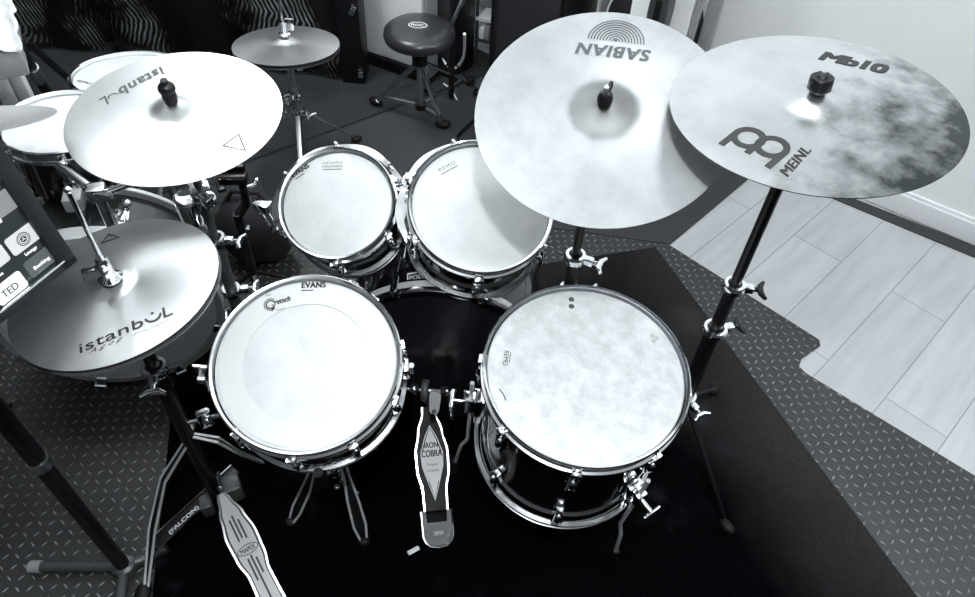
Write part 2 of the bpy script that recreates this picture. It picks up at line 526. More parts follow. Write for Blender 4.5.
# ------------------------------------------------------------------ drums
def hoop_profile(r, h=.030):
    # triple-flanged hoop: rolled top lip, wall, lower flange
    return [(r - .0075, 0), (r - .0075, .002), (r - .003, .004), (r, .001), (r - .001, -.003), (r - .004, -.004), (r - .004, -h + .008),
            (r + .001, -h + .006), (r + .002, -h), (r - .0075, -h - .001), (r - .0075, -.002)]

def lug_shape(mb, r, a, z_top, length, rod_to):
    """one tube lug with its tension rod on a shell of radius r"""
    c, s_ = math.cos(a), math.sin(a); R = lambda q, z: (q * c, q * s_, z)
    rot = M.Rotation(a, 3, 'Z')
    mb.box(R(r + .008, z_top - length * .5), (.016, .017, length), rot, .004)
    mb.ball(R(r + .017, z_top - length * .5), .009, (1, .9, length / .022), rot, 10)

def rod_shape(mb, r, a, z0, z1):
    c, s_ = math.cos(a), math.sin(a); R = lambda q, z: (q * c, q * s_, z)
    rot = M.Rotation(a, 3, 'Z')
    mb.cyl(R(r + .011, z0), R(r + .011, z1), .0032, seg=8)
    mb.box(R(r + .010, z1 - .001), (.024, .020, .005), rot, .0015)      # hoop ear
    mb.lathe([(0, .013), (.0045, .013), (.005, .004), (.0085, .003), (.0085, 0), (0, 0)], 8, loc=R(r + .011, z1 + .001))

def make_drum(name, label, c, n, r, depth, lugs, phase, head_m, shell_m=black_gloss, group=None, lug_len=.05, cat='drum', bottom=True, hoop_m=chrome):
    """c = centre of the top hoop, n = the head's normal, r = hoop radius"""
    t = Thing(name, label, cat, c, frame(n), group)
    rs = r - .014
    sh = MB()
    sh.lathe([(rs, -.014), (rs, -depth + .014), (rs - .008, -depth + .014), (rs - .008, -.014)], 96, close=True)
    t.part('shell', sh, shell_m)
    hd = MB()
    hd.lathe([(0, -.006), (r * .5, -.006), (r - .0150, -.006), (r - .0115, -.0072), (r - .0095, -.011), (r - .0090, -.018), (r - .0135, -.018), (r - .014, -.0135), (0, -.009)], 96)
    t.part('batter_head', hd, head_m)
    hp = MB(); hp.lathe(hoop_profile(r), 120, close=True)
    t.part('hoop', hp, hoop_m)
    if bottom:
        hp = MB(); hp.lathe([(q, -depth - z) for q, z in hoop_profile(r)], 96, close=True); t.part('bottom_hoop', hp, dim_chrome)
        hd = MB(); hd.lathe([(0, -depth + .009), (r - .016, -depth + .009), (r - .013, -depth + .016), (0, -depth + .013)], 64); t.part('resonant_head', hd, head_clear)
    for k in range(lugs):
        a = phase + 2 * PI * k / lugs
        l = MB()
        lug_shape(l, rs, a, (-depth / 2 + lug_len / 2) if depth < .2 else -.055, lug_len, 0)
        lo = t.part('lug', l, chrome)
        rd = MB(); rod_shape(rd, rs, a, -.075, -.024)
        t.part('tension_rod', rd, chrome, lo)
        if depth >= .2 and bottom:
            l = MB(); lug_shape(l, rs, a, -depth + .055 + lug_len, lug_len, 0)
            lo = t.part('lug', l, chrome)
            rd = MB(); rd.cyl(((rs + .011) * math.cos(a), (rs + .011) * math.sin(a), -depth + .028), ((rs + .011) * math.cos(a), (rs + .011) * math.sin(a), -depth + .08), .003, seg=8)
            t.part('tension_rod', rd, chrome, lo)
    return t

zs = lambda h: (lambda x, y: h)
HS = -.0055     # just above a head

# --- snare drum
SN_C, SN_N = V((-.342, .832, .632)), V((.014, -.312, .95)).normalized()
sn = make_drum('snare_drum', 'black snare drum with white head and damping ring, in front of the hi-hat', SN_C, SN_N, .185, .162, 10, math.radians(-90), head_white)
b = MB(); b.lathe([(.122, -.0056), (.167, -.0056), (.167, -.0048), (.122, -.0044)], 96, close=True)
ring_m = new_mat('clear_damping_ring', (.64, .66, .67), .3)
sn.part('damping_ring', b, ring_m)
b = MB(); put_text(b, 'EVANS', (-.036, .1545), (.047, .006), .0125, zs(-.0041), 0, .06, 1.05)
sn.part('maker_logo', b, print_black)
b = MB(); stroke(b, [(-.036, .149), (-.012, .152)], .0022, zs(-.0041)); sn.part('logo_underline', b, print_black)
b = MB()
stroke(b, arc((-.0915, .1130), .0125, 60, 330, 24), .0018, zs(-.0041)); stroke(b, arc((-.0915, .1130), .0085, 40, 320, 20), .0030, zs(-.0041))
stroke(b, [(-.089, .112), (-.083, .112), (-.086, .099)], .0032, zs(-.0041))
put_text(b, 'retsch', (-.083, .113), (.030, .0125), .011, zs(-.0041), .3, .05)
put_text(b, 'Sound', (-.077, .0995), (.017, .007), .005, zs(-.0041), .2)
put_text(b, 'That', (-.104, .129), (.010, .004), .004, zs(-.0041), .2)
sn.part('script_logo', b, print_black)
b = MB()
for k in range(7): stroke(b, arc((-.010, .036), .004 + .0022 * (k % 4), 50 * k, 50 * k + 30, 5), .0014, zs(-.0054))
sn.part('wear_mark', b, print_pale)
# strainer
b = MB()
a = math.radians(180)
rot = M.Rotation(math.radians(188), 3, 'Z')
b.box(rot @ V((.186, 0, -.075)), (.022, .034, .07), rot, .004); b.box(rot @ V((.204, .004, -.055)), (.014, .020, .05), rot, .004)
b.tube([rot @ V((.20, -.012, -.04)), rot @ V((.222, -.012, -.03)), rot @ V((.226, -.012, -.10))], .004, 8)
b.tube([rot @ V((.20, .018, -.03)), rot @ V((.212, .018, -.025))], .007, 10)
sn.part('strainer', b, chrome)
b = MB(); rot = M.Rotation(math.radians(8), 3, 'Z')
b.box(rot @ V((.186, 0, -.08)), (.02, .03, .05), rot, .004); b.cyl(rot @ V((.2, 0, -.1)), rot @ V((.2, 0, -.06)), .006)
sn.part('butt_plate', b, chrome)

# --- floor tom
FT_C, FT_N = V((.208, .8775, .608)), V((.015, -.13, .991)).normalized()
ft = make_drum('floor_tom', 'large black floor tom with worn speckled head, at the drummer\'s right', FT_C, FT_N, .210, .36, 8, math.radians(-95), head_worn)
b = MB()
for p in ((-.0284, .173), (-.0284, .1549)):
    flat_poly(b, arc(p, .0062, 0, 345, 23), zs(HS))
ft.part('vent_mark', b, print_grey)
b = MB()
for p in ((.1408, .0967), (.1425, .084), (.150, .092)):
    flat_poly(b, arc(p, .005, 0, 345, 16), zs(HS))
ft.part('smudge', b, print_pale)
b = MB(); put_text(b, 'REMO', (-.166, .032), (-.002, -.034), .010, zs(HS), 0, .01); stroke(b, [(-.153, .030), (-.155, .004)], .0016, zs(HS))
ft.part('maker_logo', b, print_grey)
b = MB(); stroke(b, [(-.172, -.056), (-.163, -.068), (-.158, -.080)], .0024, zs(HS)); ft.part('scratch', b, print_black)
for ang in (-52, 178, 62):
    a = math.radians(ang); rot = M.Rotation(a, 3, 'Z')
    lg = MB()
    q = ft.inv.to_3x3() @ V((0, 0, -1))
    foot_z = ZR
    p_top = rot @ V((.226, 0, -.11))
    # straight rod down to the floor, world vertical enough
    wt = ft.m @ p_top; wb_ = V((wt.x, wt.y, foot_z + .03))
    dirl = (ft.m.to_3x3() @ V((0, 0, -1)))
    wl = wt + dirl * ((wt.z - foot_z - .03) / -dirl.z)
    out = (ft.m.to_3x3() @ (rot @ V((1, 0, 0)))) ; out.z = 0
    lg.tube([ft.inv @ wt, ft.inv @ (wt.lerp(wl, .62)), ft.inv @ (wt.lerp(wl, .72) + out * .015), ft.inv @ (wl + out * .03)], .0048, 10)
    leg = ft.part('leg', lg, edge_m)
    rf = MB(); rf.cyl(ft.inv @ (wl + out * .03 + V((0, 0, -.028))), ft.inv @ (wl + out * .031 + V((0, 0, .022))), .013, .009, 12)
    ft.part('rubber_foot', rf, rubber, leg)
    br = MB()
    br.box(rot @ V((.206, 0, -.20)), (.022, .036, .06), rot, .005); br.box(rot @ V((.226, 0, -.20)), (.024, .026, .046), rot, .005)
    br.cyl(rot @ V((.232, 0, -.20)), rot @ V((.268, 0, -.20)), .006); br.box(rot @ V((.268, 0, -.20)), (.007, .046, .013), rot, .003)
    ft.part('leg_bracket', br, chrome)

# --- rack toms
def ring_mount(t, r, a0, a1, nm='suspension_ring'):
    b = MB(); pts = []
    n = 48
    for i in range(n + 1):
        a = math.radians(a0 + (a1 - a0) * i / n)
        w = .5 - .5 * math.cos(2 * PI * i / n * 4)
        pts.append((V((math.cos(a), math.sin(a), 0)), w))
    inner = []; outer = []
    vs = []
    for d, w in pts:
        ri, ro = r + .008, r + .019 + .006 * w
        vs += [d * ri + V((0, 0, -.030)), d * ro + V((0, 0, -.028 - .006 * w)), d * ro + V((0, 0, -.032 - .006 * w)), d * ri + V((0, 0, -.034))]
    fs = []
    for i in range(n):
        for k in range(4): fs.append((4 * i + k, 4 * i + (k + 1) % 4, 4 * i + 4 + (k + 1) % 4, 4 * i + 4 + k))
    fs += [(0, 1, 2, 3), (4 * n + 3, 4 * n + 2, 4 * n + 1, 4 * n)]
    b.faces(vs, fs)
    t.part(nm, b, chrome)
    for i in range(0, n + 1, 12):
        b = MB(); d, w = pts[i]
        b.cyl(d * (r + .013) + V((0, 0, -.04)), d * (r + .013) + V((0, 0, -.012)), .006, seg=10)
        b.ball(d * (r + .013) + V((0, 0, -.012)), .0065, seg=10)
        t.part('ring_bolt', b, chrome)


T1_C, T1_N = V((-.353, 1.229, .695)), V((-.064, -.504, .861)).normalized()
t1 = make_drum('rack_tom', 'small black rack tom, left of the two mounted on the bass drum', T1_C, T1_N, .134, .165, 6, math.radians(-90), head_white, group=None, lug_len=.045)
ring_mount(t1, .134, -12, 205)
b = MB(); put_text(b, 'EVANS', (-.1065, .0600), (.036, .0265), .0105, zs(HS), 0, .06); t1.part('maker_logo', b, print_black)
b = MB(); stroke(b, [(-.1005, .0565), (-.082, .0705)], .0020, zs(HS)); t1.part('logo_underline', b, print_black)
b = MB(); put_text(b, 'GENERA', (-.041, .0935), (.046, .002), .006, zs(HS), 0, 0, 1.3); put_text(b, 'resonant', (-.041, .0855), (.046, .002), .005, zs(HS), 0, .01); stroke(b, [(-.041, .0805), (.005, .0825)], .0018, zs(HS))
t1.part('head_print', b, print_grey)

T2_C, T2_N = V((-.028, 1.201, .741)), V((.103, -.378, .92)).normalized()
t2 = make_drum('rack_tom', 'larger black rack tom, right of the two, partly under a cymbal', T2_C, T2_N, .160, .175, 6, math.radians(-84), head_white, lug_len=.045)
ring_mount(t2, .160, 20, 215)
b = MB(); put_text(b, 'REMO', (-.099, .0685), (.032, .0275), .008, zs(HS), 0, 0, 1.2); stroke(b, [(-.0965, .0615), (-.0625, .091)], .0020, zs(HS))
t2.part('head_print', b, print_grey)

# --- bass drum
BX, BY, BR = -.112, 1.13, .262
bd = Thing('bass_drum', 'black bass drum with black batter head behind the silver-edged pedal', 'drum', (BX, BY, ZR))
rotY = frame((0, -1, 0), (1, 0, 0))      # local z towards the drummer
bc = V((0, 0, BR + .012))
b = MB(); b.lathe([(BR - .008, -.004), (BR - .008, -.40), (BR - .018, -.40), (BR - .018, -.004)], 96, rotY, bc, True); bd.part('shell', b, black_gloss)
b = MB(); b.lathe([(0, .004), (BR - .012, .004), (BR - .008, .000), (BR - .008, -.006), (0, -.002)], 96, rotY, bc); bd.part('batter_head', b, bass_head)
for z in (0, -.40):
    b = MB(); b.lathe([(BR - .010, z + .016), (BR, z + .016), (BR + .004, z + .010), (BR + .004, z - .022), (BR, z - .026), (BR - .006, z - .026), (BR - .010, z - .02)], 96, rotY, bc, True)
    bd.part('hoop', b, black_gloss)
    b = MB(); b.lathe([(BR + .0035, z + .004), (BR + .0058, z + .003), (BR + .0058, z - .014), (BR + .0035, z - .015)], 96, rotY, bc, True); bd.part('hoop_inlay', b, edge_m)
b = MB(); b.lathe([(0, -.402), (BR - .012, -.402), (BR - .012, -.406), (0, -.406)], 64, rotY, bc); bd.part('front_head', b, bass_head)
for k in range(8):
    a = math.radians(90 + 22.5 + 45 * k); d = V((math.cos(a), 0, math.sin(a)))
    if d.z < -.8: continue
    b = MB(); p = bc + d * (BR + .012)
    b.bar(p + V((0, -.020, 0)), p + V((0, .03, 0)), .018, .007, d, .002); b.box(p + V((0, -.019, 0)) - d * .008, (.016, .006, .022), frame(d), .002)
    b.cyl(p + V((0, -.01, 0)) + d * .002, p + V((0, .11, 0)) - d * .004, .003, seg=8); b.box(p + V((0, .12, 0)) - d * .012, (.02, .05, .022), frame(d), .005)
    bd.part('claw', b, chrome)
b = MB()   # T-rod handles left and right of the pedal
for sx in (-1, 1):
    a = math.radians(-90 + sx * 52); p = bc + V((math.cos(a), 0, math.sin(a))) * (BR + .012)
    b.cyl(p + V((0, -.06, 0)), p + V((0, .04, 0)), .004, seg=8); b.box(p + V((0, -.06, 0)), (.045, .008, .008), None, .003)
bd.part('t_rod', b, chrome)
for sx in (-1, 1):
    b = MB(); a = math.radians(-90 + sx * 62); p = bc + V((math.cos(a), 0, math.sin(a))) * BR + V((0, .30, 0))
    f = V((sx * .40, .42, .014)); b.cyl(p, f, .007, seg=10); b.box(p, (.04, .05, .05), M.Rotation(-a, 3, 'Y'), .006)
    sp = bd.part('spur', b, chrome)
    b = MB(); b.ball(f, .013); bd.part('rubber_tip', b, rubber, sp)
# badge on the shell
bt = at(417, 279, .53)
bm = MB(); bl = bd.inv @ bt
nb = (V((bl.x, 0, bl.z)) - V((0, 0, bc.z))); a = math.atan2(nb.z, nb.x); nb = V((math.cos(a), 0, math.sin(a)))
brot = frame(nb, (1, .12, 0)); bo = bc + nb * (BR - .0055) + V((0, bl.y, 0))
bm.box(bo, (.044, .034, .002), brot, .0006); bg = bd.part('badge', bm, print_white)
bm = MB(); bm.box(bo + brot @ V((0, -.001, .001)), (.038, .024, .001), brot); bd.part('badge_field', bm, print_black, bg)
def on_plane(o, rot, off):
    def f(mb0, mb1):
        for v in mb0.b.verts: v.co = o + rot @ V((v.co.x, v.co.y, off))
    return f
bm = MB(); put_text(bm, 'POD', (-.016, -.009), (.032, 0), .014, zs(0), 0, .03);
for v in bm.b.verts: v.co = bo + brot @ V((v.co.x, v.co.y, .0018))
bd.part('badge_lettering', bm, print_white, bg)

# --- tom holder
hx, hy = -.185, 1.30
th = Thing('tom_holder', 'chrome double tom holder rising between the two rack toms', 'drum holder', (hx, hy, .53))
b = MB(); b.box((hx, hy, .556), (.07, .06, .022), None, .006); b.cyl((hx, hy, .55), (hx, hy, .72), .0125); th.part('post', b, chrome, world=True)
b = MB(); b.box((hx, hy, .70), (.06, .045, .05), None, .008); b.cyl((hx - .04, hy - .02, .70), (hx + .04, hy - .02, .70), .007); b.box((hx + .01, hy - .04, .70), (.035, .012, .012), None, .004); th.part('clamp', b, chrome, world=True)
for side, c, n, r in ((-1, T1_C, T1_N, .134), (1, T2_C, T2_N, .160)):
    b = MB(); tgt = c - n * .075 + (V((-side, .35, 0)).normalized() * (r + .02))
    b.tube([V((hx + side * .02, hy, .705)), V((hx + side * .035, hy - .01, .72)), (V((hx, hy, .74)) + tgt) / 2, tgt], .006, 10); b.box(tgt, (.022, .03, .045), None, .006)
    th.part('arm', b, chrome, world=True)

# ------------------------------------------------------------------ cymbals
def cym_height(r, rb, bell, bow, x, y):
    q = math.hypot(x, y); w = rb * 1.15
    b_ = bell * (.5 + .5 * math.cos(PI * q / w)) if q < w else 0.0
    return bow * (1 - (q / r) ** 1.8) + b_

def cym_profile(r, rb, bell, bow):
    qs = [.005 + (rb * 1.15 - .005) * i / 14 for i in range(15)] + [rb * 1.15 + (r - rb * 1.15) * i / 12 for i in range(1, 13)]
    return [(q, cym_height(r, rb, bell, bow, q, 0)) for q in qs]

def make_cymbal(name, label, c, n, r, mat, rb=.06, bell=.018, bow=.020, group=None, cat='cymbal', flip=False):
    """c = centre of the rim plane"""
    t = Thing(name, label, cat, c, frame(n), group)
    pr = cym_profile(r, rb, bell, bow)
    lo = [(q, z - .0016) for q, z in pr]
    b = MB(); b.lathe(pr + lo[::-1], 128, close=True)
    if flip:
        for v in b.b.verts: v.co.z = -v.co.z
    t.part('plate', b, mat, angle=50)
    return t, (lambda x, y: cym_height(r, rb, bell, bow, x, y) + .0007)

def disc_top(c, n, z):
    return V(c) + V(n).normalized() * z

def topper(st, c, n, h, kind='wing', world=True):
    """felt, sleeve and nut on a cymbal whose bell top is h above the rim centre"""
    n = V(n).normalized(); rot = frame(n); o = V(c) + n * h
    b = MB(); b.lathe([(0, .014), (.010, .014), (.012, .011), (.012, .003), (.010, 0), (0, 0)], 24, rot, o); st.part('felt', b, felt, world=True)
    b = MB(); b.lathe([(0, .034), (.006, .034), (.011, .030), (.014, .022), (.014, .014), (0, .014)], 20, rot, o)
    if kind == 'wing':
        b.tube([o + rot @ V((0, 0, .028)), o + rot @ V((.008, .012, .036)), o + rot @ V((.010, .017, .042))], [.005, .0045, .003], 8)
    elif kind == 'knob':
        b.lathe([(0, .044), (.007, .044), (.009, .041), (.017, .041), (.020, .037), (.020, .022), (.015, .016), (0, .016)], 8, rot, o)
    else:
        b.ball(o + n * .034, .0165, (1, 1, .85), rot); b.cyl(o + n * .044, o + n * .053, .007)
    st.part('wing_nut', b, black_metal, world=True)
    b = MB(); b.cyl(o - n * .05, o + n * .05, .0035, seg=8); st.part('threaded_rod', b, steel, world=True)

def tripod(st, base, z_hub, feet, mat, z_foot=None, w=.016, double=False):
    """feet = ground points"""
    base = V(base); zf = ZR if z_foot is None else z_foot
    for f in feet:
        f = V((f[0], f[1], zf)); b = MB(); top = V((base.x, base.y, z_hub)); d = (f - top); side = V((-d.y, d.x, 0)).normalized()
        k = f.lerp(top, .12) + V((0, 0, .012))
        offs = (-.009, .009) if double else (0,)
        for q in offs:
            b.bar(top + side * q + (f - top) * .04, k + side * q, w * (.35 if double else 1), .006 if not double else .014, (0, 0, 1), .001)
        leg = st.part('leg', b, mat, world=True)
        if double:
            bb = MB(); lo = V((base.x, base.y, zf + .08)); m_ = f.lerp(top, .45)
            for q in offs: bb.bar(lo + side * q, m_ + side * q, .005, .012, (0, 0, 1), .001)
            st.part('brace', bb, mat, leg, world=True)
        b = MB(); b.ball(k * .5 + f * .5 + V((0, 0, .006)), .019, (1.3, .8, .75), frame((0, 0, 1), d)); st.part('rubber_foot', b, rubber, leg, world=True)

def collar(st, p, axis, r, wing_dir, mat=chrome, wing_mat=chrome, h=.020):
    axis = V(axis).normalized(); rot = frame(axis); p = V(p)
    b = MB(); b.lathe([(r + .0005, -h / 2), (r + .008, -h / 2), (r + .010, -h / 2 + .006), (r + .010, h / 2 - .006), (r + .007, h / 2), (r + .0005, h / 2)], 24, rot, p, True)
    w = V(wing_dir).normalized(); b.bar(p + w * r, p + w * (r + .026), .018, .016, axis, .003)
    co = st.part('collar', b, mat, world=True)
    b = MB(); q = p + w * (r + .026); b.cyl(q, q + w * .014, .0055, seg=10)
    s_ = axis.cross(w).normalized()
    b.tube([q + w * .012 - s_ * .024 + w * .010, q + w * .014 - s_ * .010, q + w * .014 + s_ * .010, q + w * .012 + s_ * .024 + w * .010], [.004, .0065, .0065, .004], 10)
    st.part('wing_screw', b, wing_mat, co, world=True)

# --- crash cymbal on the left
CR_C, CR_N = V((-.632, 1.18, .936)), V((.002, -.088, .996)).normalized()
cr, cs = make_cymbal('crash_cymbal', 'bright crash cymbal high on the left above the hi-hat', CR_C - CR_N * .0, CR_N, .203, cym_bright, .046, .014, .010)
ISTW = (-.0819, -.1174)
b = MB(); put_text(b, 'istanb', (-.0743, .1372), (ISTW[0] * .70, ISTW[1] * .70), .020, cs, 0, .05, 1.1, upv=(.0170, -.0250))
put_text(b, 'L', (-.0743 + ISTW[0] * .9, .1372 + ISTW[1] * .9), (ISTW[0] * .10, ISTW[1] * .10), .02, cs, 0, .01, 1, upv=(.0170, -.0250))
c0 = (-.0743 + ISTW[0] * .80 + .010, .1372 + ISTW[1] * .80 - .014); th0 = math.degrees(math.atan2(ISTW[1], ISTW[0]))
stroke(b, arc(c0, .0105, th0 + 190, th0 + 350, 14), .0030, cs)
cr.part('maker_logo', b, print_grey)
b = MB(); stroke(b, [(.1178, -.0872), (.1376, -.052), (.1603, -.0921)], .0058, cs, True); cr.part('triangle_logo', b, print_grey)
b = MB(); stroke(b, [(.112, -.077), (.128, -.052)], .003, cs); cr.part('print', b, print_pale)

# --- hi-hat
HH_C, HH_N = V((-.645, .821, .819)), V((-.133, -.012, .991)).normalized()
hh, hs = make_cymbal('hi_hat_cymbal', 'upper hi-hat cymbal on the left with bow-tie sheen and printed script', HH_C, HH_N, .178, cym_hat, .040, .009, .010, 'hi-hat pair beside the snare')
d0 = V((.1269, .0806))
b = MB(); put_text(b, 'istanb', (.0034, -.1466), d0 * .68, .020, hs, 0, .012, 1.05, upv=(-.0090, .0180))
u0 = V((-.0090, .0180))
put_text(b, 'L', V((.0034, -.1466)) + d0 * .90, d0 * .10, .02, hs, 0, .012, 1, upv=u0 * 1.1)
th0 = math.degrees(math.atan2(d0.y, d0.x)); c0 = V((.0034, -.1466)) + d0 * .79 + u0 * .72
stroke(b, arc(c0, .0125, th0 + 185, th0 + 355, 16), .0036, hs)
flat_poly(b, arc(c0 + u0 * .25, .0028, 0, 300, 5), hs)
hh.part('maker_logo', b, print_black)
b = MB(); put_text(b, 'Agop', (.0200, -.1500), d0 * .36, .010, hs, .5, 0, 1.6, upv=u0 * .52); put_text(b, 'serial signature', V((.0200, -.1500)) + d0 * .45, d0 * .5, .004, hs, .3, 0, 1.6, upv=u0 * .22)
hh.part('script_logo', b, print_grey)
b = MB(); stroke(b, [(-.071, .1093), (-.0676, .1339), (-.042, .1235)], .0062, hs, True); hh.part('triangle_logo', b, print_black)
hb, _ = make_cymbal('hi_hat_cymbal', 'lower hi-hat cymbal showing as a dark rim under the printed one', HH_C - HH_N * .012, HH_N, .179, cym_old, .040, .009, .010, 'hi-hat pair beside the snare', flip=True)
# stand
hp_ = V((HH_C.x, HH_C.y, 0)); hstand = Thing('hi_hat_stand', 'hi-hat stand with grey lettered pedal in front of the left drum', 'stand', (HH_C.x, HH_C.y, ZR))
top = HH_C + HH_N * .035
b = MB(); b.cyl((hp_.x, hp_.y, .70), (hp_.x, hp_.y, 1.035), .0042, seg=10); b.ball((hp_.x, hp_.y, 1.035), .006); hstand.part('pull_rod', b, chrome, world=True)
b = MB(); rot = frame((0, 0, 1)); o = V((hp_.x, hp_.y, HH_C.z + .023))
b.lathe([(0, .0), (.018, 0), (.020, .004), (.014, .010), (.011, .012), (.011, .046), (.008, .05), (0, .05)], 20, rot, o)
b.box(o + V((-.018, -.006, .018)), (.04, .012, .024), M.Rotation(.4, 3, 'Z'), .004); b.box(o + V((.004, -.014, .034)), (.03, .014, .016), M.Rotation(-.5, 3, 'Z'), .004); b.cyl(o + V((-.04, -.01, .004)), o + V((.018, .01, .006)), .005)
hstand.part('clutch', b, chrome, world=True)
b = MB(); b.lathe([(0, 0), (.017, 0), (.017, -.012), (0, -.012)], 20, rot, o); hstand.part('felt', b, felt, world=True)
b = MB(); b.cyl((hp_.x, hp_.y, .40), (hp_.x, hp_.y, .755), .0125); hstand.part('upper_tube', b, black_metal, world=True)
b = MB(); b.lathe([(0, .77), (.03, .775), (.032, .768), (.02, .755), (.016, .735), (.016, .70), (0, .70)], 20, rot, (hp_.x, hp_.y, 0)); b.bar((hp_.x, hp_.y - .012, .73), (hp_.x + .01, hp_.y - .034, .755), .014, .01); hstand.part('seat_cup', b, chrome, world=True)
b = MB(); b.cyl((hp_.x, hp_.y, .06), (hp_.x, hp_.y, .58), .0165); hstand.part('lower_tube', b, black_metal, world=True)
collar(hstand, (hp_.x, hp_.y, .585), (0, 0, 1), .0165, (.3, -1, 0))
def hexleg(st, pts, w, mat, name='leg', inset=None, t=.006):
    """a flat leg drawn as an open frame: two rails joined at both ends"""
    b = MB(); P = [V(p) for p in pts]
    L = []; R_ = []
    for i, p in enumerate(P):
        d = (P[min(i + 1, len(P) - 1)] - P[max(i - 1, 0)]).normalized(); s_ = V((-d.y, d.x, 0))
        s_ = s_.normalized() if s_.length > 1e-5 else V((1, 0, 0))
        L.append(p + s_ * w[i]); R_.append(p - s_ * w[i])
    b.tube(L, t * .55, 8); b.tube(R_, t * .55, 8); b.tube([L[0], R_[0]], t * .55, 8); b.tube([L[-1], R_[-1]], t * .55, 8)
    leg = st.part(name, b, mat, world=True)
    return leg, L, R_
def fill(st, leg, L, R_, mat, nm='web'):
    b = MB(); n = len(L)
    vs = [p + V((0, 0, .001)) for p in L + R_] + [p - V((0, 0, .001)) for p in L + R_]
    m = 2 * n; fs = []
    for i in range(n - 1):
        fs.append((i, i + 1, n + i + 1, n + i)); fs.append((m + i, m + n + i, m + n + i + 1, m + i + 1))
        fs.append((i, i + 1, m + i + 1, m + i)); fs.append((n + i, n + i + 1, m + n + i + 1, m + n + i))
    fs.append((0, n, m + n, m)); fs.append((n - 1, 2 * n - 1, m + 2 * n - 1, m + n - 1))
    b.faces(vs, fs); st.part(nm, b, mat, leg, world=True)
# legs
l, L, R_ = hexleg(hstand, [(hp_.x - .005, hp_.y - .005, .36), at(190, 437, .33), at(163, 480, .21), at(152, 530, .10), at(146, 590, .02)], [.004, .007, .009, .008, .004], edge_m); fill(hstand, l, L, R_, black_metal)
b = MB(); b.ball(at(143, 592, .018), .018, (1, 1.4, .8)); hstand.part('rubber_foot', b, rubber, l, world=True)
l, L, R_ = hexleg(hstand, [(hp_.x + .012, hp_.y, .34), at(218, 440, .33), at(238, 452, .26), at(262, 462, .15)], [.004, .006, .007, .004], edge_m); fill(hstand, l, L, R_, black_metal)
# base frame with lettering
pa, pb = at(155, 545, .035), at(236, 470, .06)
b = MB(); b.bar(pa, pb, .030, .010, (0, 0, 1), .002); fr = hstand.part('base_frame', b, black_metal, world=True)
dl = (pb - pa).normalized(); sl = V((-dl.y, dl.x, 0)).normalized(); nl = dl.cross(sl)
b = MB(); b.bar(pa + sl * .018, pb + sl * .018, .003, .012); b.bar(pa - sl * .018, pa.lerp(pb, .3) - sl * .018, .003, .012); hstand.part('frame_edge', b, chrome, fr, world=True)
b = MB(); put_text(b, '(FALCON)', (0, 0), (.085, 0), .013, zs(0), 0, .05)
po = pa.lerp(pb, .16) - sl * .014 + nl * .0058
for v in b.b.verts: v.co = po + dl * v.co.x + sl * v.co.y
hstand.part('lettering', b, print_white, fr, world=True)
b = MB()
p = at(205, 418, .40)
b.box(p, (.03, .02, .05), M.Rotation(.6, 3, 'Z'), .005); b.cyl(p + V((-.04, -.01, -.01)), p + V((.03, .01, 0)), .005); b.bar(p + V((-.045, -.02, .02)), p + V((-.035, .0, -.04)), .006, .012); b.ball(p + V((.012, -.012, .012)), .012)
hstand.part('spring_adjuster', b, chrome, world=True)
# hi-hat pedal board
def board(st, p_toe, p_heel, widths, mat_face, mat_edge, name, th_=.008, n=None):
    """a shaped footboard: widths = [(fraction from the toe, half-width)]"""
    p_toe, p_heel = V(p_toe), V(p_heel); d = (p_heel - p_toe); Ln = d.length; d.normalize()
    s_ = V((-d.y, d.x, 0)).normalized(); n_ = d.cross(s_)
    if n_.z < 0: n_ = -n_; s_ = -s_
    rot = M((d, n_.cross(d), n_)).transposed()
    def smooth(ws):
        out = []
        for i in range(len(ws) - 1):
            for k in range(6):
                u = k / 6; e = u * u * (3 - 2 * u); out.append((ws[i][0] + (ws[i + 1][0] - ws[i][0]) * u, ws[i][1] + (ws[i + 1][1] - ws[i][1]) * e))
        return out + [ws[-1]]
    ws = smooth(widths)
    poly = [(f * Ln, w) for f, w in ws] + [(f * Ln, -w) for f, w in ws[::-1]]
    poly_in = [(f * Ln, w - .0045) for f, w in ws] + [(f * Ln, -w + .0045) for f, w in ws[::-1]]
    b = MB(); b.prism(poly, -th_, 0, rot, p_toe); pl = st.part(name, b, mat_edge, world=True)
    # raised rim
    rim = MB(); m = len(poly)
    vs = [p_toe + rot @ V((x, y, z)) for (pp, z) in ((poly, 0), (poly, .004), (poly_in, .004), (poly_in, 0)) for x, y in pp]
    rim.faces(vs, [(r_ * m + i, r_ * m + (i + 1) % m, ((r_ + 1) % 4) * m + (i + 1) % m, ((r_ + 1) % 4) * m + i) for r_ in range(4) for i in range(m)])
    st.part('rim', rim, chrome, pl, world=True)
    return pl, p_toe, rot, Ln, poly_in
def printed(st, parent, name, mb, o, rot, z, mat):
    for v in mb.b.verts: v.co = o + rot @ V((v.co.x, v.co.y, z))
    st.part(name, mb, mat, parent, world=True)
toe, heel = at(221, 494, .14), at(292, 640, .03)
pl, o, rot, Ln, pin = board(hstand, toe, heel, [(0, .010), (.05, .016), (.16, .028), (.30, .036), (.44, .034), (.56, .026), (.68, .027), (.85, .030), (1, .030)], pedal_grey, black_metal, 'footboard')
b = MB(); b.prism([(x, y * .84) for x, y in pin], .0005, .0022, rot, o); hstand.part('grey_plate', b, pedal_grey, pl, world=True)
b = MB()
for y, x0, x1 in ((.009, .075, .125), (0, .060, .120), (-.009, .068, .125), (.009, .175, .215), (0, .165, .315), (-.009, .170, .225)):
    b.bar((x0 * Ln / .38, y, 0), (x1 * Ln / .38, y, 0), .0042, .0004)
for v in b.b.verts: v.co = V((v.co.x, v.co.y, 0))
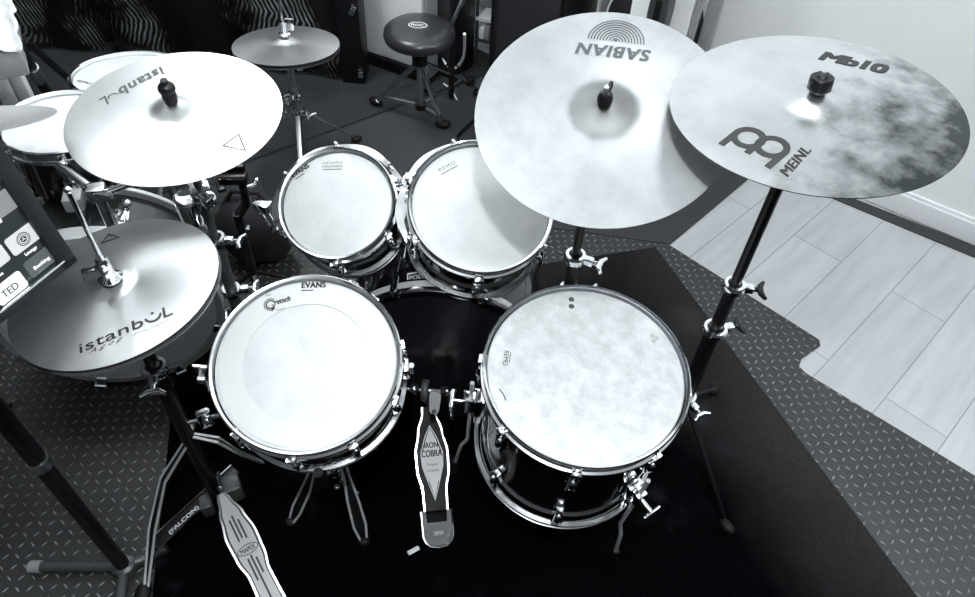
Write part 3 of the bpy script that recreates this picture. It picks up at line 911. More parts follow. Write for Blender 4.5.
printed(hstand, pl, 'slot_print', b, o, rot, .0026, print_black)
b = MB(); stroke(b, [(.150 * Ln / .38 + .011 * math.cos(k * PI / 16), .024 * math.sin(k * PI / 16)) for k in range(32)], .0020, zs(0), True)
put_text(b, 'MAPEX', (.155 * Ln / .38, -.017), (0, .034), .0105, zs(0), 0, .03)
printed(hstand, pl, 'maker_logo', b, o, rot, .0028, print_black)
b = MB(); b.box(toe + V((.01, .03, -.03)), (.05, .05, .06), M.Rotation(.5, 3, 'Z'), .008); b.box(toe + V((-.05, .0, -.07)), (.03, .04, .05), M.Rotation(.5, 3, 'Z'), .006); hstand.part('linkage_housing', b, dark_grey, world=True)
b = MB(); b.cyl(toe + V((0, .004, 0)), toe + V((-.005, .03, .05)), .004); b.ball(toe + V((-.002, .012, .012)), .008); hstand.part('chain', b, chrome, world=True)

# --- ride on the right of centre
SB_C, SB_N = V((.181, 1.114, 1.047)), V((-.092, -.356, .93)).normalized()
sb, ss = make_cymbal('crash_cymbal', 'large satin cymbal over the right rack tom with ringed half-disc logo', SB_C, SB_N, .229, cym_satin, .064, .013, .009)
b = MB(); dS = V((-.1313, .0220)); put_text(b, 'SABIAN', (.0894, .1318), dS, .025, ss, .12, .05, 1.12, upv=(-.0056, -.0250)); sb.part('maker_logo', b, print_grey)
b = MB(); cS = V((.0270, .1545)); thS = math.degrees(math.atan2(dS.y, dS.x))
for k in range(9):
    rr = .0065 + .0056 * k
    stroke(b, arc(cS, rr, thS - 180, thS, 30), .0024, ss)
flat_poly(b, arc(cS + V((0, .002)), .003, 0, 330, 11), ss)
sb.part('rings_logo', b, print_grey)
ss_ = Thing('cymbal_stand', 'black straight cymbal stand behind the floor tom', 'stand', (SB_C.x, SB_C.y, ZR))
px, py = SB_C.x, SB_C.y
tilt0 = SB_C - SB_N * .035
b = MB(); b.cyl((px, py, .62), (px, py, tilt0.z - .02), .0095); ss_.part('upper_tube', b, black_metal, world=True)
b = MB(); b.cyl((px, py, .04), (px, py, .70), .0145); ss_.part('lower_tube', b, black_metal, world=True)
b = MB(); b.cyl(tilt0 + V((-.012, 0, -.02)), tilt0 + V((.012, 0, -.02)), .014); b.cyl(tilt0 + V((0, 0, -.02)), SB_C + SB_N * .02, .005); ss_.part('tilter', b, chrome, world=True)
collar(ss_, (px, py, .69), (0, 0, 1), .0145, (1, -.35, 0)); collar(ss_, (px, py, .585), (0, 0, 1), .0145, (1, .0, 0))
topper(ss_, SB_C, SB_N, .0235, 'wing')
tripod(ss_, (px, py, 0), .30, [(px + .27, py + .20), (px + .06, py + .40), (px + .06, py - .30)], black_metal)

# --- blotchy crash at the far right
ME_C, ME_N = V((.507, 1.05, 1.129)), V((-.101, -.014, .995)).normalized()
me, ms = make_cymbal('crash_cymbal', 'large cymbal at far right with dark blotches on one half', ME_C, ME_N, .229, cym_blotch, .056, .015, .010)
b = MB(); put_text(b, 'MEINL', (-.0803, -.1828), (.0457, .0562), .017, ms, 0, .022, 1.04, upv=(-.0090, .0140)); me.part('maker_logo', b, print_black)
b = MB()
c1, c2 = V((-.1205, -.0905)), V((-.0900, -.1150))
ax = (V((-.1639, -.1145)) - V((-.1429, -.0933))).normalized()   # leg direction
stroke(b, arc(c1, .0215, 0, 345, 40), .0105, ms, True); stroke(b, arc(c2, .0215, 0, 345, 40), .0105, ms, True)
perp = (c2 - c1).normalized()
for q, ln in ((c1 - perp * .0215, .038), ((c1 + c2) / 2, .034), (c2 + perp * .0215, .046)):
    stroke(b, [q - ax * .002, q + ax * ln * .5, q + ax * ln], .0105, ms)
me.part('ring_logo', b, print_black)
b = MB(); put_text(b, 'Mb10', (.0418, .1344), (.0928, -.0484), .028, ms, 0, .085, .9, upv=(.0190, .0250)); me.part('model_logo', b, print_black)
mst = Thing('cymbal_stand', 'black straight cymbal stand at far right rising over the pale floor', 'stand', (ME_C.x, ME_C.y, ZR))
px, py = ME_C.x, ME_C.y
b = MB(); b.cyl((px, py, .68), (px, py, ME_C.z - .04), .0112); mst.part('upper_tube', b, black_metal, world=True)
b = MB(); b.cyl((px, py, .45), (px, py, .71), .0145); mst.part('middle_tube', b, black_metal, world=True)
b = MB(); b.cyl((px, py, .06), (px, py, .56), .0185); mst.part('lower_tube', b, black_metal, world=True)
b = MB(); b.cyl((px, py - .012, ME_C.z - .04), (px, py + .012, ME_C.z - .04), .014); b.cyl((px, py, ME_C.z - .04), ME_C + ME_N * .02, .005); mst.part('tilter', b, chrome, world=True)
collar(mst, (px, py, .70), (0, 0, 1), .0145, (1, -.1, 0), chrome, black_metal); collar(mst, (px, py, .56), (0, 0, 1), .0185, (1, .3, 0), chrome, black_metal, .018)
topper(mst, ME_C, ME_N, .013, 'knob')
mf = [at(728, 537, ZR), at(714, 392, ZR), (px - .22, py + .16)]
tripod(mst, (px, py, 0), .30, [(q[0], q[1]) for q in mf], black_metal, w=.012)
collar(mst, (px, py, .30), (0, 0, 1), .0185, (.6, -1, 0)); 

# --- crash stand (left)
cst = Thing('cymbal_stand', 'dark cymbal stand rising behind the hi-hat to the left crash', 'stand', (CR_C.x, CR_C.y, ZR))
px, py = CR_C.x, CR_C.y
b = MB(); b.cyl((px, py, .58), (px, py, CR_C.z - .03), .0095); cst.part('upper_tube', b, dark_grey, world=True)
b = MB(); b.cyl((px, py, .05), (px, py, .60), .0145); cst.part('lower_tube', b, dark_grey, world=True)
b = MB(); b.cyl((px - .012, py, CR_C.z - .03), (px + .012, py, CR_C.z - .03), .014); b.cyl((px, py, CR_C.z - .03), CR_C + CR_N * .03, .005); cst.part('tilter', b, chrome, world=True)
collar(cst, (px, py, .43), (0, 0, 1), .0145, (1, .25, 0)); collar(cst, (px, py, .60), (0, 0, 1), .0145, (1, 0, 0))
topper(cst, CR_C, CR_N, .024, 'ball')
tripod(cst, (px, py, 0), .34, [(px + .10, py + .42), (px + .36, py + .10), (px - .18, py + .34)], steel, double=True)
# multi-clamp with cup on that stand
b = MB(); p = at(205, 197, .74); b.box((px, py, .74), (.045, .05, .04), M.Rotation(.5, 3, 'Z'), .008); b.bar((px, py, .745), p, .02, .02, bev=.004); b.box(p, (.03, .05, .03), M.Rotation(.9, 3, 'Z'), .006)
cst.part('multi_clamp', b, chrome, world=True)
b = MB(); p2 = at(190, 203, .68); b.lathe([(.0, .018), (.02, .018), (.026, .022), (.032, .018), (.033, .0), (.030, -.05), (.0, -.05)], 28, frame((.05, -.1, 1)), p2); b.bar(p2 + V((.02, 0, -.01)), (px, py, .70), .016, .02, bev=.004)
cst.part('cup_clamp', b, chrome, world=True)

# ------------------------------------------------------------------ snare stand
sx0 = SN_C - SN_N * .177
sst = Thing('snare_stand', 'chrome-edged tripod stand carrying the snare drum', 'stand', (sx0.x, sx0.y + .02, ZR))
q0 = V((sx0.x, sx0.y + .02, 0))
b = MB(); b.cyl((q0.x, q0.y, .10), (q0.x, q0.y, .40), .0125); sst.part('tube', b, black_metal, world=True)
collar(sst, (q0.x, q0.y, .33), (0, 0, 1), .0125, (-.3, -1, 0))
for ang in (-80, 40, 160):
    a = math.radians(ang); rim = sn.m @ V((math.cos(a) * .190, math.sin(a) * .190, -.170)); tip = sn.m @ V((math.cos(a) * .191, math.sin(a) * .191, -.132))
    b = MB(); b.tube([V((q0.x, q0.y, .41)), V((q0.x, q0.y, .41)).lerp(rim, .5) - SN_N * .01, rim, tip], [.007, .007, .006, .006], 10); arm = sst.part('basket_arm', b, chrome, world=True)
    b = MB(); b.cyl(rim + (tip - rim) * .1, tip + (tip - rim) * .15, .010, seg=12); sst.part('rubber_grip', b, rubber, arm, world=True)
for k, (x, y) in enumerate(((364, 541), (291, 522), None) [:2]):
    f = at(x, y, .022); hub = V((q0.x, q0.y, .26))
    md = hub.lerp(f, .45) + V((0, 0, .015))
    l, L, R_ = hexleg(sst, [hub.lerp(f, .06), md, hub.lerp(f, .62), hub.lerp(f, .86), f], [.006, .007, .013, .015, .007], edge_m); fill(sst, l, L, R_, black_metal)
    b = MB(); b.ball(f, .013, (1.2, 1, .7)); sst.part('rubber_foot', b, rubber, l, world=True)
f = V((q0.x - .02, q0.y + .30, .03)); hub = V((q0.x, q0.y, .26))
l, L, R_ = hexleg(sst, [hub.lerp(f, .06), hub.lerp(f, .5), f], [.006, .012, .006], edge_m); fill(sst, l, L, R_, black_metal)
b = MB(); b.lathe([(.013, 0), (.022, 0), (.024, .01), (.022, .03), (.013, .03)], 16, None, (q0.x, q0.y, .075), True); b.box((q0.x - .012, q0.y - .026, .10), (.034, .022, .026), M.Rotation(.4, 3, 'Z'), .005); b.ball((q0.x + .014, q0.y - .034, .085), .012); b.bar((q0.x, q0.y - .03, .07), (q0.x + .05, q0.y - .055, .05), .010, .006); b.ball((q0.x - .004, q0.y - .045, .060), .010)
sst.part('hub', b, chrome, world=True)

# ------------------------------------------------------------------ bass drum pedal
pt, ph = at(428, 407, .165), at(439, 546, .022)
bp = Thing('bass_drum_pedal', 'black bass drum pedal with pale diamond name plate', 'pedal', (ph.x, ph.y, ZR))
heel_front = pt.lerp(ph, .755)
pl, o, rot, Ln, pin = board(bp, pt, heel_front, [(0, .018), (.06, .019), (.25, .033), (.45, .043), (.62, .042), (.82, .032), (1, .031)], rubber, rubber, 'footboard')
dm = [(.18 * Ln, 0), (.29 * Ln, .015), (.45 * Ln, .0290), (.58 * Ln, .0275), (.74 * Ln, .015), (.91 * Ln, 0), (.74 * Ln, -.015), (.58 * Ln, -.0275), (.45 * Ln, -.0290), (.29 * Ln, -.015)]
b = MB(); b.prism(dm, .0004, .002, rot, o); pe = bp.part('name_plate', b, new_mat('plate_paint', (.62, .64, .66), .6), pl, world=True)
b = MB(); stroke(b, [(x * .93 + .53 * Ln * .07, y * .86) for x, y in (dm[8], dm[9], dm[0], dm[1], dm[2])], .0028, zs(0))
printed(bp, pl, 'plate_border', b, o, rot, .0024, print_black)
b = MB(); stroke(b, [(x * .93 + .53 * Ln * .07, y * .86) for x, y in (dm[4], dm[5], dm[6])], .0024, zs(0)); printed(bp, pl, 'plate_border', b, o, rot, .0024, print_black)
b = MB(); put_text(b, 'IRON', (.405 * Ln, -.017), (0, .034), .015, zs(0), 0, .03, upv=(-.0145, 0)); put_text(b, 'COBRA', (.49 * Ln, -.026), (0, .052), .015, zs(0), 0, .035, upv=(-.0165, 0))
put_text(b, 'The Legend', (.585 * Ln, -.015), (0, .030), .006, zs(0), .3, 0, upv=(-.009, 0)); put_text(b, 'in Innovation', (.635 * Ln, -.016), (0, .032), .006, zs(0), .3, 0, upv=(-.008, 0))
printed(bp, pl, 'maker_logo', b, o, rot, .0026, print_black)
# heel plate
hd = (ph - heel_front); hl = hd.length; hd.normalize(); hs_ = V((-hd.y, hd.x, 0)).normalized(); hn = hd.cross(hs_)
if hn.z < 0: hn = -hn
hrot = M((hd, hn.cross(hd), hn)).transposed()
hpoly = [(0, .038), (hl * .72, .037), (hl * .88, .032), (hl, .019), (hl * 1.03, 0), (hl, -.019), (hl * .88, -.032), (hl * .72, -.037), (0, -.038), (0, -.027), (hl * .33, -.025), (hl * .33, .025), (0, .027)]
b = MB(); b.prism(hpoly, -.010, .003, hrot, heel_front); he = bp.part('heel_plate', b, heel_grey, world=True)
b = MB(); vs = hpoly[:9]; b.tube([heel_front + hrot @ V((x, y, .003)) for x, y in vs], .0035, 8); bp.part('heel_rim', b, chrome, he, world=True)
b = MB(); put_text(b, 'TAMA', (hl * .70, -.014), (0, .028), .009, zs(0), 0, .035, upv=(-.010, 0)); printed(bp, he, 'heel_logo', b, heel_front, hrot, .0036, print_white)
# under-plate, posts, cam, beater
b = MB(); b.bar(V((pt.x, pt.y + .02, ZR + .004)), V((ph.x, ph.y, ZR + .004)), .055, .006); bp.part('base_plate', b, black_metal, world=True)
ax_c = V((pt.x + .004, pt.y + .010, .225))
for sx in (-1, 1):
    b = MB(); b.tube([V((ax_c.x + sx * .045, ax_c.y, ZR + .006)), V((ax_c.x + sx * .043, ax_c.y, .12)), V((ax_c.x + sx * .038, ax_c.y, .235))], [.012, .010, .012], 12); bp.part('post', b, black_metal, world=True)
b = MB(); b.cyl(ax_c + V((-.075, 0, 0)), ax_c + V((.06, 0, 0)), .007); b.ball(ax_c + V((-.04, 0, 0)), .014); b.ball(ax_c + V((.045, 0, 0)), .012); bp.part('axle', b, chrome, world=True)
b = MB(); b.lathe([(.006, -.009), (.026, -.009), (.029, -.004), (.029, .004), (.026, .009), (.006, .009)], 24, frame((1, 0, 0)), ax_c + V((-.012, 0, 0)), True); b.cyl(ax_c + V((-.012, -.026, 0)), pt + V((0, .006, .002)), .005); bp.part('cam', b, dark_grey, world=True)
bt_ = at(435, 402, .285)
b = MB(); b.cyl(ax_c + V((.006, 0, 0)), bt_, .004); sh_ = bp.part('beater_shaft', b, chrome, world=True)
b = MB(); br = frame((0, -.75, .66), (1, 0, 0)); b.prism([(-.012, .027), (.012, .027), (.014, .020), (.013, -.004), (.011, -.021), (.006, -.027), (-.006, -.027), (-.011, -.021), (-.013, -.004), (-.014, .020)], -.012, .012, br, bt_); bp.part('beater', b, plastic_grey, world=True)
b = MB(); b.lathe([(0, .002), (.006, .002), (.006, 0), (0, 0)], 16, br, bt_ + br @ V((0, -.020, .012))); bp.part('beater_bolt', b, chrome, world=True)
b = MB(); b.tube([ax_c + V((.06 + .004 * math.cos(k * .9), .010 * math.sin(k * .9), -.01 - .0022 * k)) for k in range(50)], .0018, 6); bp.part('spring', b, steel, world=True)

q = at(413, 553, ZR)
b = MB(); b.bar(q + V((-.012, -.004, .004)), q + V((.014, .012, .007)), .012, .004, (0, .2, 1), .0015); tag(b.finish('paper_scrap', plastic_white), 'tiny white scrap lying on the black rug below the pedal heel', 'scrap')

# ------------------------------------------------------------------ left stand with screen
sp = at(124, 566, .03)
tv_corner = CAM + ray(76, 260) * 1.06
tvr = V((.36, .933, 0)).normalized(); tvn = V((tvr.y, -tvr.x, 0)); tvu = (V((0, 0, 1)) * math.cos(.175) - tvn * math.sin(.175)).normalized(); tvn = tvr.cross(tvu)      # faces the drummer
if (CAM - tv_corner).dot(tvn) < 0: tvn = -tvn
def on_tv(x, y, off=0.0):
    d = ray(x, y); t_ = (tv_corner - CAM).dot(tvn) / d.dot(tvn); p = CAM + d * t_ - tv_corner
    return (p.dot(tvr), p.dot(tvu))
tv = Thing('television', 'flat black screen showing app tiles, at the left edge', 'screen', tv_corner, M((tvr, tvu, tvn)).transposed())
TW, TH = .60, .36
c_ = on_tv(75, 254); bez = .030
b = MB(); b.box((-TW / 2, TH / 2, -.020), (TW, TH, .030), None, .004); tv.part('housing', b, black_metal)
b = MB()
for cc, sz in (((-TW / 2, TH - .011, 0), (TW, .022, .010)), ((-.011, TH / 2, 0), (.022, TH, .010)), ((-TW + .011, TH / 2, 0), (.022, TH, .010)), ((-TW / 2, .006, 0), (TW, .012, .010))): b.box(cc, sz, None, .002)
tv.part('bezel', b, new_mat('bezel_plastic', (.012, .0135, .014), .45, 0, .3))
b = MB(); b.box((-TW / 2, .0125, .004), (TW - .03, .0026, .004), None, .0008); tv.part('bezel_strip', b, chrome)
scr_dark = new_mat('screen_glow_dark', (.01, .012, .013), .2, emit=((.010, .014, .015), 1.0))
scr_tile = new_mat('screen_glow_tile', (.2, .2, .2), .3, emit=((.36, .38, .40), 1.0))
scr_white = new_mat('screen_glow_white', (.5, .5, .5), .3, emit=((.52, .55, .57), 1.0))
scr_mid = new_mat('screen_glow_mid', (.05, .05, .05), .3, emit=((.035, .045, .047), 1.0))
scr_grey = new_mat('screen_glow_grey', (.05, .05, .05), .3, emit=((.16, .17, .18), 1.0))
b = MB(); b.box((-TW / 2, TH / 2 - .003, -.004), (TW - .042, TH - .030, .003)); scr = tv.part('display', b, scr_dark)
def tv_quad(nm, pts, mat, z=.0005, par=None):
    b = MB(); P = [on_tv(*p) for p in pts]; b.prism(P, -.0030 + z, -.0022 + z); return tv.part(nm, b, mat, par or scr)
def tile(c, w, h, mat, nm='app_tile', z=.001):
    """a rounded rectangle on the screen"""
    b = MB(); r_ = .15 * h; pts = []
    for sx, sy, a0 in ((1, 1, 0), (-1, 1, 90), (-1, -1, 180), (1, -1, 270)):
        pts += arc((c[0] + sx * (w / 2 - r_), c[1] + sy * (h / 2 - r_)), r_, a0, a0 + 90, 5)
    b.prism(pts, -.0030 + z, -.0022 + z); return tv.part(nm, b, mat, scr)
def tvc(x, y): return V(on_tv(x, y))
tw = (tvc(40, 236.5) - tvc(8, 247)).length      # tile width, along the row
t1c = tvc(24, 239); q = tvc(24 + 14, 239 - 9.5)
W_ = 2 * (tvc(37, 230) - t1c).length * 1.06; H_ = W_ * .60
tile(t1c, W_, H_, scr_tile)
b = MB()
for rr, ww in ((.30, .05), (.22, .03), (.12, .06)): stroke(b, arc(t1c, rr * H_ * 1.1, 0, 350, 30), ww * H_, zs(-.0008), True)
for k in range(3): flat_poly(b, arc(t1c + V((math.cos(k * 2.1 + .5), math.sin(k * 2.1 + .5))) * .10 * H_, .06 * H_, 0, 320, 8), zs(-.0007))
tv.part('round_icon', b, print_black, scr)
def tv_word(w, px0, px1, hfrac, mat, bold=.03):
    b = MB(); p0, p1 = tvc(*px0), tvc(*px1); put_text(b, w, p0, p1 - p0, (p1 - p0).length * hfrac, zs(-.0006), 0, bold); tv.part('caption', b, mat, scr)
tv_word('Lounge', (27, 257), (38, 249), .34, scr_white)
tile(tvc(41, 262), W_ * .95, H_ * .95, scr_mid)
tv_word('Booking', (36, 271), (51, 259.5), .26, scr_white)
tile(tvc(11, 288.5), W_, H_, scr_white)
tv_word('TED', (5, 298.5), (20, 287), .42, print_grey, .03)
tile(tvc(-8, 262), W_, H_, scr_tile)
tv_word('Files', (-6, 281), (4, 274), .30, scr_white)
tile(tvc(5, 203), W_ * 1.1, H_ * 1.1, scr_grey); tile(tvc(-12, 176), W_ * 1.1, H_ * 1.1, scr_tile)
tile(tvc(-4, 222), W_ * .35, H_ * .4, scr_white)

tst = Thing('screen_stand', 'black round floor stand pole with grey legs at lower left, under the screen', 'stand', (sp.x, sp.y, ZM))
b = MB(); b.tube([(sp.x, sp.y, .02), (sp.x, sp.y, .60)], .0162, 20); tst.part('lower_tube', b, black_metal, world=True)
b = MB(); b.tube([(sp.x, sp.y, .52), (sp.x, sp.y, 1.30)], .0172, 20); tst.part('outer_tube', b, black_metal, world=True)
b = MB(); b.lathe([(.0162, .505), (.0195, .505), (.0195, .53), (.0162, .53)], 24, None, (sp.x, sp.y, 0), True); tst.part('collar_ring', b, steel, world=True)
br_ = tv_corner + tvr * (-.30) + tvu * .18 - tvn * .041
b = MB(); b.bar((sp.x, sp.y, 1.27), br_ - tvn * .022, .04, .03); b.box(br_ + tvn * .002, (.10, .004, .10), M((tvr, tvn, tvu)).transposed()); tst.part('bracket', b, black_metal, world=True)
leg_m = new_mat('grey_leg_paint', (.055, .06, .062), .4, .2)
for (x, y) in ((40, 567), (112, 650), (158, 553)):
    f = at(x, y, .020); b = MB()
    b.tube([V((sp.x, sp.y, .028)), V((sp.x, sp.y, .026)).lerp(f, .5), f], [.013, .0125, .012], 14); leg = tst.part('leg', b, leg_m, world=True)
    d = (f - V((sp.x, sp.y, .02))).normalized(); b = MB(); b.tube([f - d * .004, f + d * .022, f + d * .026], [.0150, .0150, .011], 16); tst.part('end_cap', b, plastic_grey if x < 130 else rubber, leg, world=True)
b = MB(); b.lathe([(0, .0), (.028, 0), (.030, .008), (.026, .024), (.018, .03), (0, .03)], 20, None, (sp.x, sp.y, .014)); tst.part('hub', b, leg_m, world=True)

# ------------------------------------------------------------------ second kit behind on the left
PH = math.radians(17)
b2n = V((math.sin(PH), -math.cos(PH), 0)); b2c = V((-.985, 1.20, .285 + ZM)); b2rot = frame(b2n, (math.cos(PH), math.sin(PH), 0))
b2 = Thing('bass_drum', 'second bass drum with grey front head, half hidden under the hi-hat', 'drum', (b2c.x, b2c.y, ZM))
lc = V((0, 0, .285)); r2 = .272
dk_shell = new_mat('charcoal_shell', (.012, .014, .015), .22, 0, .5, .3)
b = MB(); b.lathe([(r2 - .01, 0), (r2 - .01, -.17), (r2 - .02, -.17), (r2 - .02, 0)], 80, b2rot, lc, True); b2.part('shell', b, dk_shell)
b = MB(); b.lathe([(0, .006), (r2 - .014, .006), (r2 - .01, 0), (0, 0)], 80, b2rot, lc); b2.part('front_head', b, head_grey)
grey_hoop = new_mat('grey_hoop_wrap', (.38, .395, .41), .35)
for z, mt, hw in ((0, grey_hoop, 1), (-.17, edge_m, .3)):
    b = MB(); b.lathe([(r2 - .012, z + .022 * hw), (r2 + .006, z + .022 * hw), (r2 + .008, z + .016 * hw), (r2 + .008, z - .018 * hw), (r2, z - .022 * hw), (r2 - .012, z - .020 * hw)], 96, b2rot, lc, True); b2.part('hoop', b, mt)
for k in range(8):
    a = math.radians(-90 + 22.5 + 45 * k)
    d = b2rot @ V((math.cos(a), math.sin(a), 0))
    p = lc + d * (r2 + .014)
    b = MB(); b.bar(p + b2n * .028, p - b2n * .03, .026, .006, d, .002); b.bar(p + b2n * .026 - d * .028, p + b2n * .026 + d * .002, .022, .005, b2n, .002); b.cyl(p - b2n * .02, p - b2n * .06, .003, seg=8); b.box(p - b2n * .07 - d * .014, (.02, .045, .02), frame(d, b2rot @ V((1, 0, 0))), .005)
    b2.part('claw', b, chrome)
    if k in (3, 4):
        b = MB(); b.ball(p - b2n * .12 - d * .012, .012, (1, 1, .8)); b2.part('lug', b, chrome)
a = math.radians(72); d = b2rot @ V((math.cos(a), math.sin(a), 0))
b = MB(); b.lathe([(.006, .003), (.014, .003), (.016, 0), (.006, 0)], 20, frame(d), lc + d * (r2 - .010) - b2n * .09, True); b2.part('air_vent', b, chrome)
for sx in (-1, 1):
    p = lc + b2rot @ V((sx * r2 * .86, -r2 * .45, -.08)); f = V(lc + b2rot @ V((sx * .35, 0, .04))); f.z = .012
    b = MB(); b.cyl(p, f, .005, seg=8); sp_ = b2.part('spur', b, chrome)
    b = MB(); b.ball(f, .010); b2.part('rubber_tip', b, rubber, sp_)
# tom post of the second kit
p0 = at(117, 237, .56); p1 = at(103, 184, .80)
thb = Thing('tom_holder', 'chrome tom post clamped above the second bass drum', 'drum holder', p0)
b = MB(); b.tube([p0 + V((0, 0, -.02)), V((p0.x, p0.y, .70))], .0125, 16); thb.part('post', b, chrome, world=True)
b = MB(); b.box(p0, (.05, .05, .03), M.Rotation(.4, 3, 'Z'), .006); b.cyl(p0 + V((.03, 0, 0)), p0 + V((.05, .02, .01)), .006); thb.part('base_clamp', b, chrome, world=True)
b = MB(); pt_ = V((p0.x, p0.y, .695)); b.box(pt_, (.042, .036, .035), M.Rotation(.3, 3, 'Z'), .006); b.tube([pt_, pt_ + V((-.06, .03, .02)), pt_ + V((-.12, .08, .0))], .010, 12); b.cyl(pt_ + V((.02, 0, .0)), pt_ + V((.09, .03, .02)), .008); b.bar(pt_ + V((.02, -.03, .02)), pt_ + V((.06, -.045, .03)), .012, .012)
thb.part('arm_clamp', b, chrome, world=True)
b = MB(); b.box(pt_ + V((-.045, -.02, -.01)), (.04, .045, .035), M.Rotation(.3, 3, 'Z'), .005); thb.part('clamp_block', b, plastic_grey, world=True)

T3 = at(60, 121, .70)
t3 = make_drum('rack_tom', 'white-headed tom of the second kit, below a cymbal at the left edge', T3, (.02, .02, 1), .140, .20, 6, math.radians(-68), head_white, lug_len=.04)
b = MB(); put_text(b, 'Gretsch', (-.105, -.015), (.045, .006), .014, zs(HS), .3, .02); t3.part('script_logo', b, print_black)
S2 = at(130, 73, .58)
t4 = make_drum('snare_drum', 'white-headed snare drum of the second kit, behind the left crash cymbal', S2, (0, .14, 1), .166, .14, 8, math.radians(-80), head_white)
b = MB(); put_text(b, 'REMO', (-.13, -.07), (.05, -.015), .012, zs(HS), .2, .02); t4.part('maker_logo', b, print_grey)
sst2 = Thing('snare_stand', 'dark stand under the second snare drum, behind the left crash', 'stand', (S2.x, S2.y, ZM))
b = MB(); b.cyl((S2.x, S2.y, .05), (S2.x, S2.y, .37), .012); sst2.part('tube', b, steel, world=True)
for ang in (30, 150, 270):
    a = math.radians(ang); b = MB(); b.tube([(S2.x, S2.y, .355), (S2.x + .16 * math.cos(a), S2.y + .16 * math.sin(a), .38), (S2.x + .165 * math.cos(a), S2.y + .165 * math.sin(a), .40)], .006, 8); sst2.part('basket_arm', b, steel, world=True)
tripod(sst2, (S2.x, S2.y, 0), .25, [(S2.x + .25 * math.cos(math.radians(q)), S2.y + .25 * math.sin(math.radians(q))) for q in (-90, 30, 150)], steel, ZM)
b = MB(); tb = T3 + V((.06, -.138, -.09))
b.tube([pt_ + V((-.12, .08, .0)), (pt_ + V((-.12, .08, 0))).lerp(tb, .6) + V((0, 0, .01)), tb], .009, 10); b.box(tb, (.03, .02, .05), None, .005); thb.part('tom_arm', b, chrome, world=True)

LC = V((-1.02, .91, 1.046))
lc1, _ = make_cymbal('crash_cymbal', 'grey cymbal cut off by the left edge of the photo, above the white-headed tom', LC, (-.117, .416, .902), .285, cym_old, .055, .016, .012)
lst = Thing('cymbal_stand', 'boom cymbal stand of the second kit, reaching in from beyond the left edge', 'stand', (-1.72, .95, ZM))
b = MB(); b.cyl((-1.72, .95, .04), (-1.72, .95, .98), .012); lst.part('tube', b, steel, world=True)
b = MB(); b.tube([(-1.80, .955, .965), (-1.72, .95, .98), (LC.x, LC.y, 1.020), tuple(LC)], .008, 10); lst.part('boom_arm', b, steel, world=True)
topper(lst, LC, (-.117, .416, .902), .027, 'ball')
tripod(lst, (-1.72, .95, 0), .28, [(-1.72 + .22 * math.cos(math.radians(k)), .95 + .22 * math.sin(math.radians(k))) for k in (60, 180, 300)], steel, ZM)

# rear hi-hat
H2 = V((-.735, 2.19, .60)); H2 = V((-.742, 2.243, .502))
h2n = V((-.018, .129, .991))
r_h2 = .178
h2, _ = make_cymbal('hi_hat_cymbal', 'upper cymbal of the rear hi-hat, in front of the black curtain', H2, h2n, r_h2, cym_old, .048, .018, .014, 'rear hi-hat pair')
h2b, _ = make_cymbal('hi_hat_cymbal', 'lower cymbal of the rear hi-hat, a dark rim below the upper one', H2 - V((0, 0, .016)), h2n, r_h2, cym_old, .048, .018, .014, 'rear hi-hat pair', flip=True)
h2s = Thing('hi_hat_stand', 'chrome hi-hat stand of the second kit with clamps below the cymbals', 'stand', (H2.x, H2.y, ZM))
b = MB(); b.cyl((H2.x, H2.y, .46), (H2.x, H2.y, .86), .0042, seg=10); h2s.part('pull_rod', b, chrome, world=True)
b = MB(); b.lathe([(0, 0), (.018, 0), (.02, .006), (.012, .01), (.012, .05), (0, .05)], 20, None, H2 + V((0, 0, .034))); b.box(H2 + V((.022, 0, .075)), (.03, .01, .04), None, .004); h2s.part('clutch', b, chrome, world=True)
b = MB(); b.cyl((H2.x, H2.y, .27), (H2.x, H2.y, .46), .0125); b.lathe([(0, .012), (.03, .012), (.03, .006), (.014, 0), (0, 0)], 20, None, (H2.x, H2.y, .455)); h2s.part('upper_tube', b, steel, world=True)
b = MB(); b.cyl((H2.x, H2.y, .05), (H2.x, H2.y, .33), .016); h2s.part('lower_tube', b, dark_grey, world=True)
collar(h2s, (H2.x, H2.y, .31), (0, 0, 1), .016, (-.6, -1, 0)); collar(h2s, (H2.x, H2.y, .24), (0, 0, 1), .016, (.9, -.4, 0))
b = MB(); p = V((H2.x - .05, H2.y - .03, .29)); b.lathe([(.012, -.01), (.024, -.01), (.024, .01), (.012, .01)], 20, frame((.3, -1, .3)), p + V((.03, -.03, -.01)), True); b.tube([p + V((-.01, 0, .03)), p + V((-.03, .01, .08)), p + V((-.05, .02, .11)), p + V((-.09, .05, .11))], .007, 10); b.cyl(p + V((0, 0, -.05)), p + V((0, 0, .03)), .02, .016)
h2s.part('rod_clamp', b, chrome, world=True)
b = MB(); b.box((H2.x - .02, H2.y + .02, .44), (.02, .03, .05), None, .004); b.box((H2.x + .03, H2.y + .02, .43), (.025, .03, .06), None, .006); h2s.part('seat_clamp', b, chrome, world=True)
tripod(h2s, (H2.x, H2.y, 0), .26, [(H2.x + .24 * math.cos(math.radians(k)), H2.y + .24 * math.sin(math.radians(k))) for k in (-80, 40, 160)], steel, ZM)

